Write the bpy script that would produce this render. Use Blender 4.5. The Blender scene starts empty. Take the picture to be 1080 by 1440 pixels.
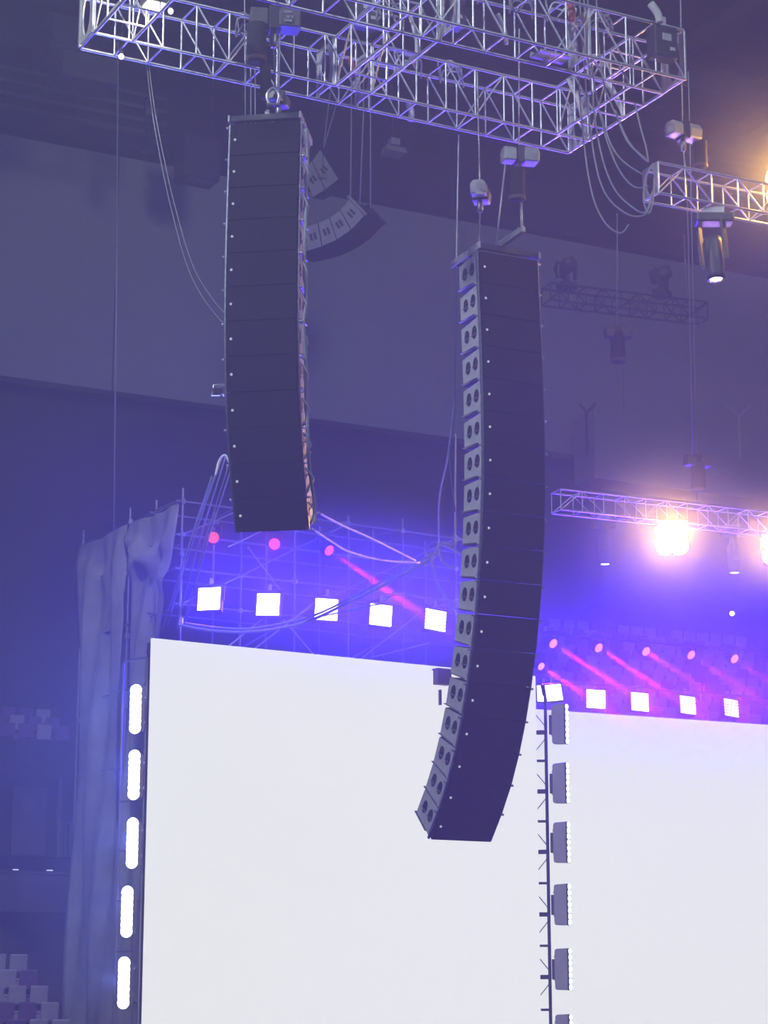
import bpy, bmesh, math, random
from mathutils import Vector, Matrix
random.seed(7)
scene = bpy.context.scene
COL = scene.collection

# ------------------------------------------------------------------ camera
FPX = 3080.0                      # focal length in pixels of the 1080x1440 frame
TILT = math.atan(720 / FPX)       # horizon lies on the lower edge of the frame
CAM = Vector((0, 0, 4.0))
cd = bpy.data.cameras.new('camera')
cd.sensor_fit = 'VERTICAL'; cd.sensor_height = 36.0; cd.lens = 36.0 * FPX / 1440
cd.clip_start = 0.1; cd.clip_end = 400
cam = bpy.data.objects.new('camera', cd); COL.objects.link(cam)
cam.location = CAM; cam.rotation_euler = (math.pi / 2 + TILT, 0, 0)
scene.camera = cam

# ------------------------------------------------------------------ world, exposure
AMBIENT = (0.13, 0.235, 0.50)
AMBIENT_STRENGTH = 0.52
HAZE_NEAR = 0.022; HAZE_FAR = 0.0022
SMOKE_DENSITY = 0.06
world = bpy.data.worlds.new('arena_air'); scene.world = world
world.use_nodes = True
bg = world.node_tree.nodes['Background']
bg.inputs[0].default_value = (*AMBIENT, 1); bg.inputs[1].default_value = AMBIENT_STRENGTH
vs = scene.view_settings
vs.view_transform = 'Standard'; vs.look = 'None'; vs.exposure = 0.0; vs.gamma = 1.0
vs.use_curve_mapping = False
cy = scene.cycles
cy.max_bounces = 5; cy.diffuse_bounces = 2; cy.glossy_bounces = 2; cy.volume_bounces = 0
cy.transmission_bounces = 2; cy.transparent_max_bounces = 4
cy.use_denoising = True
cy.sample_clamp_indirect = 4.0
cy.volume_step_rate = 1.0; cy.volume_max_steps = 256

# unseen spots added to brighten arrays, grid, back wall and cloth: (position, aim, colour, watts, cone degrees)
FILL_SPOTS = [((-17, 14, 27), (0.5, 32.5, 12.5), (0.76, 0.88, 1.0), 36000, 36),
         ((16, 12, 30), (1, 32, 17), (0.75, 0.85, 1.0), 13000, 36),
         ((5, 36, 29.5), (4, 70, 19), (0.85, 0.9, 0.95), 3800, 88),
         ((-7, 20, 34), (-6.5, 45, 9), (0.85, 0.9, 1.0), 26000, 22)]
# stage light powers
P_PANEL = 3300; C_PANEL = (0.03, 0.004, 1.0)
P_PANEL_R = 8000; C_PANEL_R = (0.05, 0.0, 1.0)
P_RED = 85000; C_RED = (1.0, 0.03, 0.10)
P_BAR_L = 1500; C_BAR = (0.12, 0.19, 1.0)
P_BAR_R = 220
P_WARM = 3000; C_WARM = (1.0, 0.5, 0.05)
SCREEN_GLOW = 1.5

# ------------------------------------------------------------------ pixel helpers
FW = Vector((0, math.cos(TILT), math.sin(TILT))); UP = Vector((0, -math.sin(TILT), math.cos(TILT))); RT = Vector((1, 0, 0))
def ray(u, v): return RT * ((u - 540) / FPX) + UP * ((720 - v) / FPX) + FW
def PY(u, v, Y): d = ray(u, v); return CAM + d * (Y / d.y)            # point at depth Y
def PZ(u, v, Z): d = ray(u, v); return CAM + d * ((Z - CAM.z) / d.z)  # point at height Z
def PP(u, v, P, n): d = ray(u, v); return CAM + d * ((P - CAM).dot(n) / d.dot(n))
def heading(deg): a = math.radians(deg); return Vector((math.sin(a), math.cos(a), 0))
ZV = Vector((0, 0, 1))

# ------------------------------------------------------------------ materials
MATS = {}
def mat(name, col, rough=0.5, metal=0.0, var=0.12, scale=6.0, bump=0.0, spec=0.4):
    if name in MATS: return MATS[name]
    m = bpy.data.materials.new(name); m.use_nodes = True
    nt = m.node_tree; b = nt.nodes['Principled BSDF']
    tc = nt.nodes.new('ShaderNodeTexCoord')
    nz = nt.nodes.new('ShaderNodeTexNoise'); nz.inputs['Scale'].default_value = scale; nz.inputs['Detail'].default_value = 4
    nt.links.new(tc.outputs['Object'], nz.inputs['Vector'])
    cr = nt.nodes.new('ShaderNodeValToRGB')
    cr.color_ramp.elements[0].position = 0.3; cr.color_ramp.elements[1].position = 0.75
    cr.color_ramp.elements[0].color = (*[c * (1 - var) for c in col], 1)
    cr.color_ramp.elements[1].color = (*[min(1, c * (1 + var)) for c in col], 1)
    nt.links.new(nz.outputs['Fac'], cr.inputs['Fac'])
    nt.links.new(cr.outputs['Color'], b.inputs['Base Color'])
    b.inputs['Roughness'].default_value = rough; b.inputs['Metallic'].default_value = metal
    b.inputs['Specular IOR Level'].default_value = spec
    if bump:
        bp = nt.nodes.new('ShaderNodeBump'); bp.inputs['Strength'].default_value = bump
        nt.links.new(nz.outputs['Fac'], bp.inputs['Height']); nt.links.new(bp.outputs['Normal'], b.inputs['Normal'])
    MATS[name] = m; return m
def emit(name, col, strength, sampled=False):
    if name in MATS: return MATS[name]
    m = bpy.data.materials.new(name); m.use_nodes = True
    nt = m.node_tree; nt.nodes.clear()
    e = nt.nodes.new('ShaderNodeEmission'); o = nt.nodes.new('ShaderNodeOutputMaterial')
    e.inputs[0].default_value = (*col, 1); e.inputs[1].default_value = strength
    nt.links.new(e.outputs[0], o.inputs[0])
    if not sampled: m.cycles.emission_sampling = 'NONE'
    MATS[name] = m; return m

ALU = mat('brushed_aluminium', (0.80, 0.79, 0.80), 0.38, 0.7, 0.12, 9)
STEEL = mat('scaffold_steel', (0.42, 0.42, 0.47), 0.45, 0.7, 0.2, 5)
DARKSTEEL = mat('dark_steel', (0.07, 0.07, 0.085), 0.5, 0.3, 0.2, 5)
BLACK = mat('black_textured_paint', (0.012, 0.012, 0.016), 0.75, 0, 0.2, 40, 0.1, 0.2)
GRILLE = mat('black_grille_cloth', (0.024, 0.024, 0.028), 0.9, 0, 0.15, 90, 0.15, 0.1)
GREYPLATE = mat('grey_side_plate', (0.62, 0.60, 0.61), 0.55, 0.1, 0.12, 8, 0.03)
HANDLE = mat('black_handle_cup', (0.02, 0.02, 0.025), 0.6)
GRIP = mat('worn_handle_grip', (0.28, 0.28, 0.31), 0.4, 0.5)
RAIL = mat('rigging_rail', (0.30, 0.30, 0.34), 0.4, 0.7, 0.3, 14)
PIN = mat('bright_pin', (0.8, 0.8, 0.85), 0.25, 0.8)
LIGHTGREY = mat('light_grey_casting', (0.60, 0.59, 0.56), 0.45, 0.1, 0.1, 10)
BAG = mat('black_canvas_bag', (0.035, 0.034, 0.04), 0.9, 0, 0.35, 14, 0.3)
BAGRIM = mat('bag_webbing', (0.20, 0.15, 0.14), 0.8)
CHAIN = mat('chain_steel', (0.40, 0.40, 0.43), 0.4, 0.7)
ROPE = mat('grey_cable', (0.36, 0.36, 0.40), 0.6)
WIRE = mat('steel_wire', (0.72, 0.72, 0.76), 0.45, 0.2)
CLOTH = mat('grey_mesh_tarpaulin', (0.42, 0.42, 0.44), 0.85, 0, 0.2, 2.0, 0.15)
LAMPBODY = mat('lamp_black_plastic', (0.03, 0.03, 0.035), 0.5)
LAMPGREY = mat('lamp_grey_shell', (0.16, 0.15, 0.15), 0.45, 0.1)
BARGREY = mat('bar_housing_grey', (0.34, 0.32, 0.38), 0.5)
WALL = mat('upper_wall_panel', (0.46, 0.47, 0.44), 0.9, 0, 0.08, 0.15)
WALLDARK = mat('dark_glazing_band', (0.035, 0.034, 0.05), 0.55, 0, 0.2, 0.3)
CEIL = mat('dark_ceiling', (0.012, 0.013, 0.018), 0.95, 0, 0.3, 0.4)
CEILBEAM = mat('ceiling_steelwork', (0.05, 0.05, 0.055), 0.8, 0, 0.2, 0.6)
DUCT = mat('grey_duct', (0.12, 0.12, 0.12), 0.7, 0.1)
CONC = mat('stand_concrete', (0.10, 0.09, 0.12), 0.9, 0, 0.25, 0.6, 0.1)
FLOOR = mat('floor_concrete', (0.05, 0.05, 0.06), 0.8, 0, 0.2, 0.4)
SEATA = mat('grey_seat_plastic', (0.55, 0.52, 0.52), 0.5)
SEATB = mat('violet_seat_plastic', (0.24, 0.13, 0.28), 0.5)
RED_STRAP = mat('red_strap', (0.55, 0.12, 0.10), 0.6)
E_DOT = emit('status_dot', (0.85, 0.9, 1.0), 0.8)
E_PANEL = emit('panel_led', (0.8, 0.75, 1.0), 14)
E_BAR = emit('bar_led', (0.75, 0.8, 1.0), 9)
E_RED = emit('red_lens', (1.0, 0.07, 0.03), 2.6)
E_REDR = emit('pink_lens', (1.0, 0.30, 0.42), 2.6)
E_WARM = emit('warm_bulb', (1.0, 0.80, 0.42), 30)
E_SPOT = emit('white_lens', (1.0, 0.93, 1.0), 7)
E_WORK = emit('work_lamp', (1.0, 0.98, 0.82), 9)
E_SIGN = emit('sign_glow', (0.7, 0.75, 1.0), 1.4)

# ------------------------------------------------------------------ object helpers
W = {}
def _rel(o, parent, M):
    COL.objects.link(o)
    if parent is not None:
        o.parent = parent; o.matrix_basis = W[parent.name].inverted() @ M
    else:
        o.matrix_basis = M
    W[o.name] = M
    return o
def tag(o, label, cat, group=None, kind=None):
    if label: o['label'] = label
    if cat: o['category'] = cat
    if group: o['group'] = group
    if kind: o['kind'] = kind
    return o
def thing(name, label, cat, loc=(0, 0, 0), rot=None, group=None, kind=None):
    o = bpy.data.objects.new(name, None); o.empty_display_size = 0.2
    M = Matrix.Translation(Vector(loc)) @ (rot.to_4x4() if rot is not None else Matrix())
    _rel(o, None, M)
    return tag(o, label, cat, group, kind)
def place(name, me, parent=None, M=None, local=True):
    """link mesh me; with local=True M is given in the parent's own axes"""
    o = bpy.data.objects.new(name, me)
    M = M if M is not None else Matrix()
    if parent is not None and local: M = W[parent.name] @ M
    return _rel(o, parent, M)
def T(x, y, z): return Matrix.Translation((x, y, z))
def frame(x, y, z): return Matrix((x, y, z)).transposed()
def meshdata(name, verts, faces, m, smooth=False):
    me = bpy.data.meshes.new(name); me.from_pydata([tuple(v) for v in verts], [], faces); me.update()
    me.materials.append(m)
    if smooth:
        for p in me.polygons: p.use_smooth = True
    return me
def bm_mesh(name, bm, m, smooth=False):
    bmesh.ops.recalc_face_normals(bm, faces=bm.faces)
    me = bpy.data.meshes.new(name); bm.to_mesh(me); bm.free(); me.materials.append(m)
    if smooth:
        for p in me.polygons: p.use_smooth = True
    return me
CACHE = {}
def box_me(sx, sy, sz, m, bev=0.0):
    k = ('box', round(sx, 4), round(sy, 4), round(sz, 4), m.name, bev)
    if k not in CACHE:
        bm = bmesh.new(); bmesh.ops.create_cube(bm, size=1.0)
        bmesh.ops.scale(bm, vec=(sx, sy, sz), verts=bm.verts)
        if bev: bmesh.ops.bevel(bm, geom=bm.edges[:], offset=bev, segments=2, profile=0.5, affect='EDGES')
        CACHE[k] = bm_mesh('box', bm, m)
    return CACHE[k]
def prism_me(poly, h, m, bev=0.0):
    """polygon in xz, extruded along +x? no: polygon (y,z) extruded along x, centred"""
    k = ('prism', tuple(poly), h, m.name, bev)
    if k not in CACHE:
        bm = bmesh.new()
        a = [bm.verts.new((-h / 2, y, z)) for y, z in poly]; b = [bm.verts.new((h / 2, y, z)) for y, z in poly]
        bm.faces.new(a); bm.faces.new(b[::-1]); n = len(poly)
        for i in range(n): bm.faces.new((a[i], b[i], b[(i + 1) % n], a[(i + 1) % n]))
        bmesh.ops.recalc_face_normals(bm, faces=bm.faces)
        if bev: bmesh.ops.bevel(bm, geom=bm.edges[:], offset=bev, segments=1, profile=0.5, affect='EDGES')
        CACHE[k] = bm_mesh('prism', bm, m)
    return CACHE[k]
def lathe_me(prof, m, n=20, cap=True, key=None):
    """profile [(r,z)] turned about z"""
    k = ('lathe', tuple(prof), m.name, n)
    if k not in CACHE:
        vs_, fs = [], []
        for r, z in prof:
            for i in range(n):
                a = 2 * math.pi * i / n; vs_.append((r * math.cos(a), r * math.sin(a), z))
        for j in range(len(prof) - 1):
            for i in range(n):
                fs.append((j * n + i, j * n + (i + 1) % n, (j + 1) * n + (i + 1) % n, (j + 1) * n + i))
        if cap: fs.append(tuple(range(n))[::-1]); fs.append(tuple((len(prof) - 1) * n + i for i in range(n)))
        me = meshdata('turned', vs_, fs, m)
        for p in me.polygons: p.use_smooth = len(p.vertices) == 4
        CACHE[k] = me
    return CACHE[k]
def unit_tube(m, n=8):
    return lathe_me([(1, 0), (1, 1)], m, n)
def tube(parent, name, p0, p1, r, m, n=8):
    p0 = Vector(p0); p1 = Vector(p1); d = p1 - p0
    q = d.to_track_quat('Z', 'Y').to_matrix().to_4x4()
    M = Matrix.Translation(p0) @ q @ Matrix.Diagonal((r, r, d.length, 1))
    return place(name, unit_tube(m, n), parent, M, local=False)
def smooth_path(pts, sub=6):
    pts = [Vector(p) for p in pts]
    if len(pts) < 3: return pts
    out = []
    for i in range(len(pts) - 1):
        p0 = pts[max(i - 1, 0)]; p1 = pts[i]; p2 = pts[i + 1]; p3 = pts[min(i + 2, len(pts) - 1)]
        for k in range(sub):
            t = k / sub
            out.append(0.5 * ((2 * p1) + (p2 - p0) * t + (2 * p0 - 5 * p1 + 4 * p2 - p3) * t * t + (3 * p1 - p0 - 3 * p2 + p3) * t ** 3))
    out.append(pts[-1]); return out
def sweep_me(pts, r, m, n=6, name='cable', radii=None):
    pts = [Vector(p) for p in pts]; vs_, fs = [], []
    for i, p in enumerate(pts):
        d = (pts[min(i + 1, len(pts) - 1)] - pts[max(i - 1, 0)]).normalized()
        s = d.cross(Vector((0.3, 1, 0.1))).normalized(); t = d.cross(s)
        rr = radii[i] if radii else r
        for k in range(n):
            a = 2 * math.pi * k / n; vs_.append(p + (s * math.cos(a) + t * math.sin(a)) * rr)
    for j in range(len(pts) - 1):
        for k in range(n): fs.append((j * n + k, j * n + (k + 1) % n, (j + 1) * n + (k + 1) % n, (j + 1) * n + k))
    fs.append(tuple(range(n))[::-1]); fs.append(tuple((len(pts) - 1) * n + k for k in range(n)))
    return meshdata(name, vs_, fs, m, True)
def cable(name, pts, r, m, label=None, cat='cable', group=None, parent=None, smooth=True):
    pts = smooth_path(pts) if smooth else [Vector(p) for p in pts]
    o0 = pts[-1].copy()
    me = sweep_me([p - o0 for p in pts], r, m)
    o = place(name, me, parent, Matrix.Translation(o0), local=False)
    if parent is None: tag(o, label, cat, group)
    return o
def chain(parent, p0, p1, r=0.016, pitch=0.06):
    """hoist chain: beaded sweep, links alternately wide and narrow"""
    p0 = Vector(p0); p1 = Vector(p1); n = max(2, int((p1 - p0).length / pitch)) * 2
    pts = [p0.lerp(p1, i / n) for i in range(n + 1)]
    me = sweep_me([p - p1 for p in pts], r, CHAIN, 5, 'chain', [r * (1.25 if i % 2 else 0.55) for i in range(n + 1)])
    return place('chain', me, parent, Matrix.Translation(p1), local=False)
def copy_tree(o, parent=None):
    c = o.copy(); COL.objects.link(c)
    if parent is not None: c.parent = parent
    W[c.name] = W[o.name]
    for ch in list(o.children): copy_tree(ch, c)
    return c
def struct(o, label=None, cat=None):
    o['kind'] = 'structure'
    if label: o['label'] = label
    if cat: o['category'] = cat
    return o
def light(parent, kind, name, loc, aim, col, power, angle=60, blend=0.5, size=0.1):
    ld = bpy.data.lights.new(name, kind); ld.color = col; ld.energy = power
    if kind in ('SPOT', 'POINT'): ld.shadow_soft_size = size
    if kind == 'SPOT': ld.spot_size = math.radians(angle); ld.spot_blend = blend
    o = bpy.data.objects.new(name, ld)
    q = (Vector(aim) - Vector(loc)).to_track_quat('-Z', 'Y').to_matrix().to_4x4()
    return _rel(o, parent, Matrix.Translation(Vector(loc)) @ q)
ORD = ['first', 'second', 'third', 'fourth', 'fifth', 'sixth', 'seventh', 'eighth', 'ninth', 'tenth', 'eleventh', 'twelfth',
       'thirteenth', 'fourteenth', 'fifteenth', 'sixteenth', 'seventeenth', 'eighteenth']

for i, (p, a, c, w_, ang) in enumerate(FILL_SPOTS):
    light(None, 'SPOT', 'fill_spot', p, a, c, w_, ang, 0.4, 2.0 if w_ < 5000 else 0.6)

# ================================================================== STRUCTURE
AX = heading(62.5)                                  # long axis of the hall: runs to the right and away
BK = Vector((-AX.y, AX.x, 0))                       # square to it, away from the camera
ROTAX = frame(AX, BK, ZV)                           # axes along hall / away / up
o = place('floor', box_me(120, 120, 0.3, FLOOR), None, T(0, 30, -0.15)); struct(o, 'dark arena floor below the stage', 'floor')

WP = PY(540, 290, 66.0)                             # a point on the back wall at the ceiling line
EDGE_Z = WP.z
def on_wall(u, v, off=0.0): return PP(u, v, WP - BK * off, BK)
base = on_wall(300, 600)
# the upper wall as tall cloth-grey panels with joints
wall = thing('wall_back', 'tall grey panelled back wall of the arena', 'wall', Vector((WP.x, WP.y, 0)) , ROTAX, kind='structure')
Z1 = on_wall(305, 575).z; Z0 = on_wall(1000, 640).z
pw = 6.0
for i in range(-8, 12):
    place('wall_panel', box_me(pw - 0.03, 0.25, EDGE_Z - Z1, WALL), wall, T(i * pw, 0.13, (EDGE_Z + Z1) / 2))
o = place('wall_lower', box_me(120, 0.3, Z1, WALLDARK), None, Matrix.Translation(Vector((WP.x, WP.y, Z1 / 2)) + BK * 0.5) @ ROTAX.to_4x4())
struct(o, 'dark glazed band under the grey back wall', 'wall')
trim = place('trim_1', box_me(120, 0.35, 0.16, CEILBEAM), None, Matrix.Translation(Vector((WP.x, WP.y, Z1 - 0.05)) - BK * 0.1) @ ROTAX.to_4x4())
struct(trim, 'thin dark ledge along the foot of the grey wall', 'trim')
# ceiling above, with beams
o = place('ceiling', box_me(130, 40, 0.4, CEIL), None, Matrix.Translation(Vector((WP.x, WP.y, EDGE_Z + 3.2)) - BK * 12) @ ROTAX.to_4x4())
struct(o, 'dark arena ceiling', 'ceiling')
fascia = place('ceiling_fascia', box_me(120, 0.3, 3.4, CEIL), None, Matrix.Translation(Vector((WP.x, WP.y, EDGE_Z + 1.7)) - BK * 0.3) @ ROTAX.to_4x4())
struct(fascia, 'dark fascia over the grey back wall', 'ceiling')
for i, dd in enumerate((2.2, 5.0, 8.2)):
    o = place('ceiling_beam', box_me(120, 0.5, 0.9, CEILBEAM, 0.02), None, Matrix.Translation(Vector((WP.x, WP.y, EDGE_Z + 2.4)) - BK * dd) @ ROTAX.to_4x4())
    struct(o, ['long ceiling beam nearest the back wall', 'middle one of the long ceiling beams', 'long ceiling beam farthest from the back wall'][i], 'beam')
for i in range(-7, 9):
    o = place('ceiling_rib', box_me(0.3, 14, 0.5, CEILBEAM), None, Matrix.Translation(Vector((WP.x, WP.y, EDGE_Z + 2.7)) - BK * 7 + AX * (i * 5.2)) @ ROTAX.to_4x4())
    struct(o, 'dark steel rib crossing under the arena ceiling', 'beam'); o['group'] = 'ceiling ribs'

# things under the ceiling at the upper left
def at_rot(p, rot=ROTAX): return Matrix.Translation(p) @ rot.to_4x4()
t = thing('ventilation_duct', 'grey angular ventilation duct under the ceiling, top left corner', 'duct', PY(88, 62, 55), ROTAX)
place('duct_section', prism_me([(-0.9, -0.5), (0.5, -0.6), (0.9, 0.35), (-0.3, 0.75)], 1.0, DUCT, 0.03), t)
place('duct_outlet', prism_me([(-0.7, -0.45), (0.4, -0.45), (0.6, 0.25), (-0.7, 0.3)], 1.6, DUCT, 0.03), t, T(0.5, -0.2, -0.85))
place('duct_flange', box_me(0.08, 1.6, 0.9, CEILBEAM, 0.01), t, T(-0.55, 0, -0.1))
t = thing('catwalk', 'long dark catwalk slung under the ceiling on the left', 'catwalk', PY(70, 135, 57), ROTAX)
for k in range(4):
    place('catwalk_rail', box_me(9, 0.08, 0.1, DUCT), t, T(-1, 0, -0.55 + 0.38 * k))
for k in range(8):
    place('catwalk_post', box_me(0.07, 0.08, 1.3, CEILBEAM), t, T(-5.2 + 1.2 * k, 0.05, 0))
place('catwalk_deck', box_me(9, 1.1, 0.1, CEILBEAM), t, T(-1, 0.5, -0.62))
t = thing('hanging_cabinet', 'dark hanging loudspeaker box by the wall left of the left array', 'speaker', PY(277, 228, 60), ROTAX)
place('body', box_me(1.15, 0.8, 1.25, DARKSTEEL, 0.03), t)
place('hanging_frame', box_me(1.3, 0.1, 0.1, CEILBEAM), t, T(0, -0.2, 0.7))
for s in (-0.45, 0.45): tube(t, 'suspension_rod', W[t.name] @ Vector((s, 0, 0.6)), W[t.name] @ Vector((s, 0, 3.6)), 0.02, DARKSTEEL)
place('lower_bracket', box_me(0.9, 0.3, 0.06, LAMPGREY), t, T(0, -0.2, -0.68))
t = thing('flood_lamp', 'small unlit flood lamp on a drop rod left of the dark loudspeaker box', 'lamp', PY(208, 205, 58), ROTAX)
tube(t, 'drop_rod', PY(208, 140, 58), PY(208, 200, 58), 0.05, DARKSTEEL)
place('lamp_housing', lathe_me([(0.05, 0.25), (0.2, 0.15), (0.24, -0.15), (0.2, -0.2)], DARKSTEEL), t)
place('bracket', box_me(0.4, 0.3, 0.25, LAMPGREY, 0.02), t, T(0.05, 0, 1.0))
t = thing('flood_lamp', 'small pale flood lamp under the ceiling right of the hanging wires', 'lamp', PY(554, 213, 60), ROTAX)
place('lamp_housing', prism_me([(-0.3, -0.1), (0.3, -0.1), (0.16, 0.12), (-0.16, 0.12)], 0.62, LIGHTGREY, 0.02), t)
tube(t, 'drop_rod', PY(553, 200, 60), PY(551, 120, 60), 0.035, DARKSTEEL)
place('gear_box', box_me(0.3, 0.25, 0.22, GREYPLATE, 0.02), t, T(0, 0, 0.28))
t = thing('flood_lamp', 'tiny pale flood lamp under the long truss, left of the three array wires', 'lamp', PY(454, 289 - 40, 60), ROTAX)
place('lamp_housing', box_me(0.3, 0.25, 0.14, LIGHTGREY, 0.02), t); tube(t, 'drop_rod', PY(454, 245, 60), PY(454, 130, 60), 0.025, DARKSTEEL)

# ------------------------------------------------------------------ haze of the hall, with an added near veil
def make_haze(label, y0, y1, density):
    m = bpy.data.materials.new('thin_haze'); m.use_nodes = True
    nt = m.node_tree; nt.nodes.clear()
    s = nt.nodes.new('ShaderNodeVolumeScatter'); o = nt.nodes.new('ShaderNodeOutputMaterial')
    s.inputs['Color'].default_value = (0.95, 0.95, 1, 1); s.inputs['Density'].default_value = density
    s.inputs['Anisotropy'].default_value = 0.2
    nt.links.new(s.outputs[0], o.inputs['Volume'])
    h = place('arena_haze', box_me(76, y1 - y0, 44, m), None, T(0, (y0 + y1) / 2, 21.7))
    tag(h, label, 'haze', kind='stuff')
make_haze('haze added over the audience side to lift dark tones like lens glare', -6, 26, HAZE_NEAR)  # denser near box stands in for veiling glare of the lens
make_haze('thinner violet haze round the stage and the back wall', 26.02, 88, HAZE_FAR)

# ================================================================== TRUSSES
def truss(name, label, p0, d, L, side, width, height, nb, m, rc=0.026, rs=0.016, group=None, braces=True, top=True):
    """box truss; p0 = lower edge start, d = run, side = horizontal square to it"""
    p0 = Vector(p0); d = Vector(d).normalized(); side = Vector(side).normalized()
    t = thing(name, label, 'truss', p0, None, group)
    cor = [Vector(), side * width, side * width + ZV * height, ZV * height]
    for c in cor: tube(t, 'chord', p0 + c, p0 + c + d * L, rc, m)
    for i in range(nb + 1):
        q = p0 + d * (L * i / nb)
        for a, b in ((0, 1), (1, 2), (3, 0)) + (((2, 3),) if top else ()):
            tube(t, 'strut', q + cor[a], q + cor[b], rs, m, 6)
    if braces:
        for i in range(nb):
            q = p0 + d * (L * i / nb); q2 = p0 + d * (L * (i + 1) / nb)
            for a, b in ((0, 3), (1, 2)):
                if i % 2: tube(t, 'brace', q + cor[b], q2 + cor[a], rs, m, 6)
                elif (i // 2) % 2 == 0: tube(t, 'brace', q + cor[a], q2 + cor[b], rs, m, 6)
    return t
GA = PZ(113, 68, 18.2); GB = PZ(800, 215, 18.2)
E1 = (GB - GA).normalized(); GL = (GB - GA).length; E2 = Vector((E1.y, -E1.x, 0)); GW = 3.32; TW = 0.6; TH = 0.82
GROT = frame(E1, -E2, ZV)
def G(a, b, z=0.0): return GA + E1 * a + E2 * b + ZV * z
truss('lighting_truss', 'long silver box truss on the far side of the overhead grid', G(0, 0), E1, GL, E2, TW, TH, 16, ALU)
truss('lighting_truss', 'long silver box truss on the near side of the overhead grid', G(0, GW - TW), E1, GL, E2, TW, TH, 16, ALU)
truss('lighting_truss', 'short silver cross truss at the left end of the grid', G(0, TW), E2, GW - 2 * TW, E1, TW, TH, 4, ALU)
truss('lighting_truss', 'short silver cross truss in the middle of the grid', G(3.97, TW), E2, GW - 2 * TW, E1, 0.62, TH, 4, ALU)
truss('lighting_truss', 'short silver cross truss at the right end of the grid', G(GL - TW, TW), E2, GW - 2 * TW, E1, TW, TH, 4, ALU)
# end frames with lens shaped holes, bolted to truss ends
def lens_plate_me(w, h, m):
    k = ('lens', w, h, m.name)
    if k in CACHE: return CACHE[k]
    n = 24; vs_, fs = [], []
    def outer(i):
        a = 2 * math.pi * i / n; c, s = math.cos(a), math.sin(a); q = max(abs(c), abs(s)); return (c / q * w / 2, s / q * h / 2)
    for yy in (-0.012, 0.012):
        for i in range(n): x, z = outer(i); vs_.append((yy, x, z))
        for i in range(n):
            a = 2 * math.pi * i / n; vs_.append((yy, math.cos(a) * w * 0.30, math.sin(a) * h * 0.42))
    for b in (0, 2 * n):
        for i in range(n):
            j = (i + 1) % n; fs.append((b + i, b + j, b + n + j, b + n + i))
    for i in range(n):
        j = (i + 1) % n; fs.append((i, j, 2 * n + j, 2 * n + i)); fs.append((n + i, n + j, 3 * n + j, 3 * n + i))
    CACHE[k] = meshdata('lens_plate', vs_, fs, m); return CACHE[k]
plates = [(-0.02, TW / 2, 'at the far left corner of the grid'), (-0.02, GW - TW / 2, 'at the near left corner of the grid'),
          (GL + 0.02, TW / 2, 'at the far right corner of the grid'), (GL + 0.02, GW - TW / 2, 'at the near right corner of the grid'),
          (4.62, TW / 2, 'in the far truss beside the middle cross truss'), (3.94, TW / 2, 'in the far truss left of the middle cross truss'),
          (4.62, GW - TW / 2, 'in the near truss beside the middle cross truss'), (6.9, GW - TW / 2, 'in the near truss right of the cables')]
PLATE = mat('end_frame_metal', (0.72, 0.70, 0.66), 0.4, 0.4)
for a, b, where in plates:
    t = thing('truss_end_frame', 'pale end frame with lens-shaped hole ' + where, 'truss frame', G(a, b, 0.41), GROT, 'truss end frames')
    place('plate', lens_plate_me(TW - 0.06, TH - 0.06, PLATE), t)
    for s in (-1, 1): place('edge_rail', box_me(0.05, 0.05, TH, ALU, 0.008), t, T(0, s * (TW / 2 - 0.03), 0))
# clutter in the grid: work lamp, junction boxes, folded cable bundles, slings
t = thing('work_lamp', 'bright white work lamp inside the left end of the grid', 'lamp', PY(218, 6, 29.2), GROT)
place('housing', box_me(0.36, 0.30, 0.26, LAMPGREY, 0.02), t, T(0, 0, 0.12))
place('lens', box_me(0.30, 0.24, 0.03, E_WORK, 0.005), t, T(0, 0, -0.03))
place('bracket', box_me(0.05, 0.05, 0.5, DARKSTEEL), t, T(0.1, 0, 0.45))
light(t, 'SPOT', 'work_light', PY(218, 6, 29.2) + Vector((0, 0, -0.1)), GA + Vector((-0.3, 0, 0.3)), (1, 0.95, 0.72), 240, 150, 0.5, 0.1)
DST = [((240, 16), 29.3, 'hanging beside the white work lamp'), ((160, 70), 30.0, 'under the left end of the grid')]
for (u, v), Y, wh in DST:
    pq = PY(u, v, Y) if u > 200 else G(GL / 16, 0.3, -0.14)
    t = thing('small_lamp', 'tiny white point lamp ' + wh, 'lamp', pq)
    place('bulb', lathe_me([(0.005, -0.045), (0.035, -0.02), (0.04, 0.01), (0.02, 0.04)], E_WORK, 12), t)
    place('socket', lathe_me([(0.03, 0.04), (0.03, 0.1)], DARKSTEEL, 12), t)
    tube(t, 'cord', pq + ZV * 0.1, pq + ZV * 0.75, 0.008, DARKSTEEL)
rng = random.Random(3)
for i, (a, b) in enumerate([(0.9, 0.35), (2.6, 0.3), (5.4, 0.3), (5.9, 2.95), (6.6, 3.0), (7.3, 2.95), (4.9, 3.0), (3.2, 3.0), (8.2, 1.6), (4.3, 1.8), (6.2, 0.3)]):
    p = G(a, b, TH + 0.02); pts = []
    for k in range(15):
        an = k * 0.9; pts.append(p + E1 * (0.22 * math.cos(an) + rng.uniform(-.05, .05)) + E2 * (0.14 * math.sin(an)) + ZV * (0.02 * k * 0.5 - (0.25 if k % 4 == 0 else 0)))
    cable('cable_coil', pts, 0.016, ROPE if i % 2 else WIRE, 'loose coil of cable lying on the grid truss, ' +
          ['left end of far truss', 'left half of far truss', 'far truss right of the middle', 'near truss above the cables', 'near truss left of right corner',
           'near truss at its right part', 'near truss right of the middle', 'near truss left of the middle', 'right end truss', 'middle cross truss', 'right part of far truss'][i],
          'cable', 'coils of cable on the grid')
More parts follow.
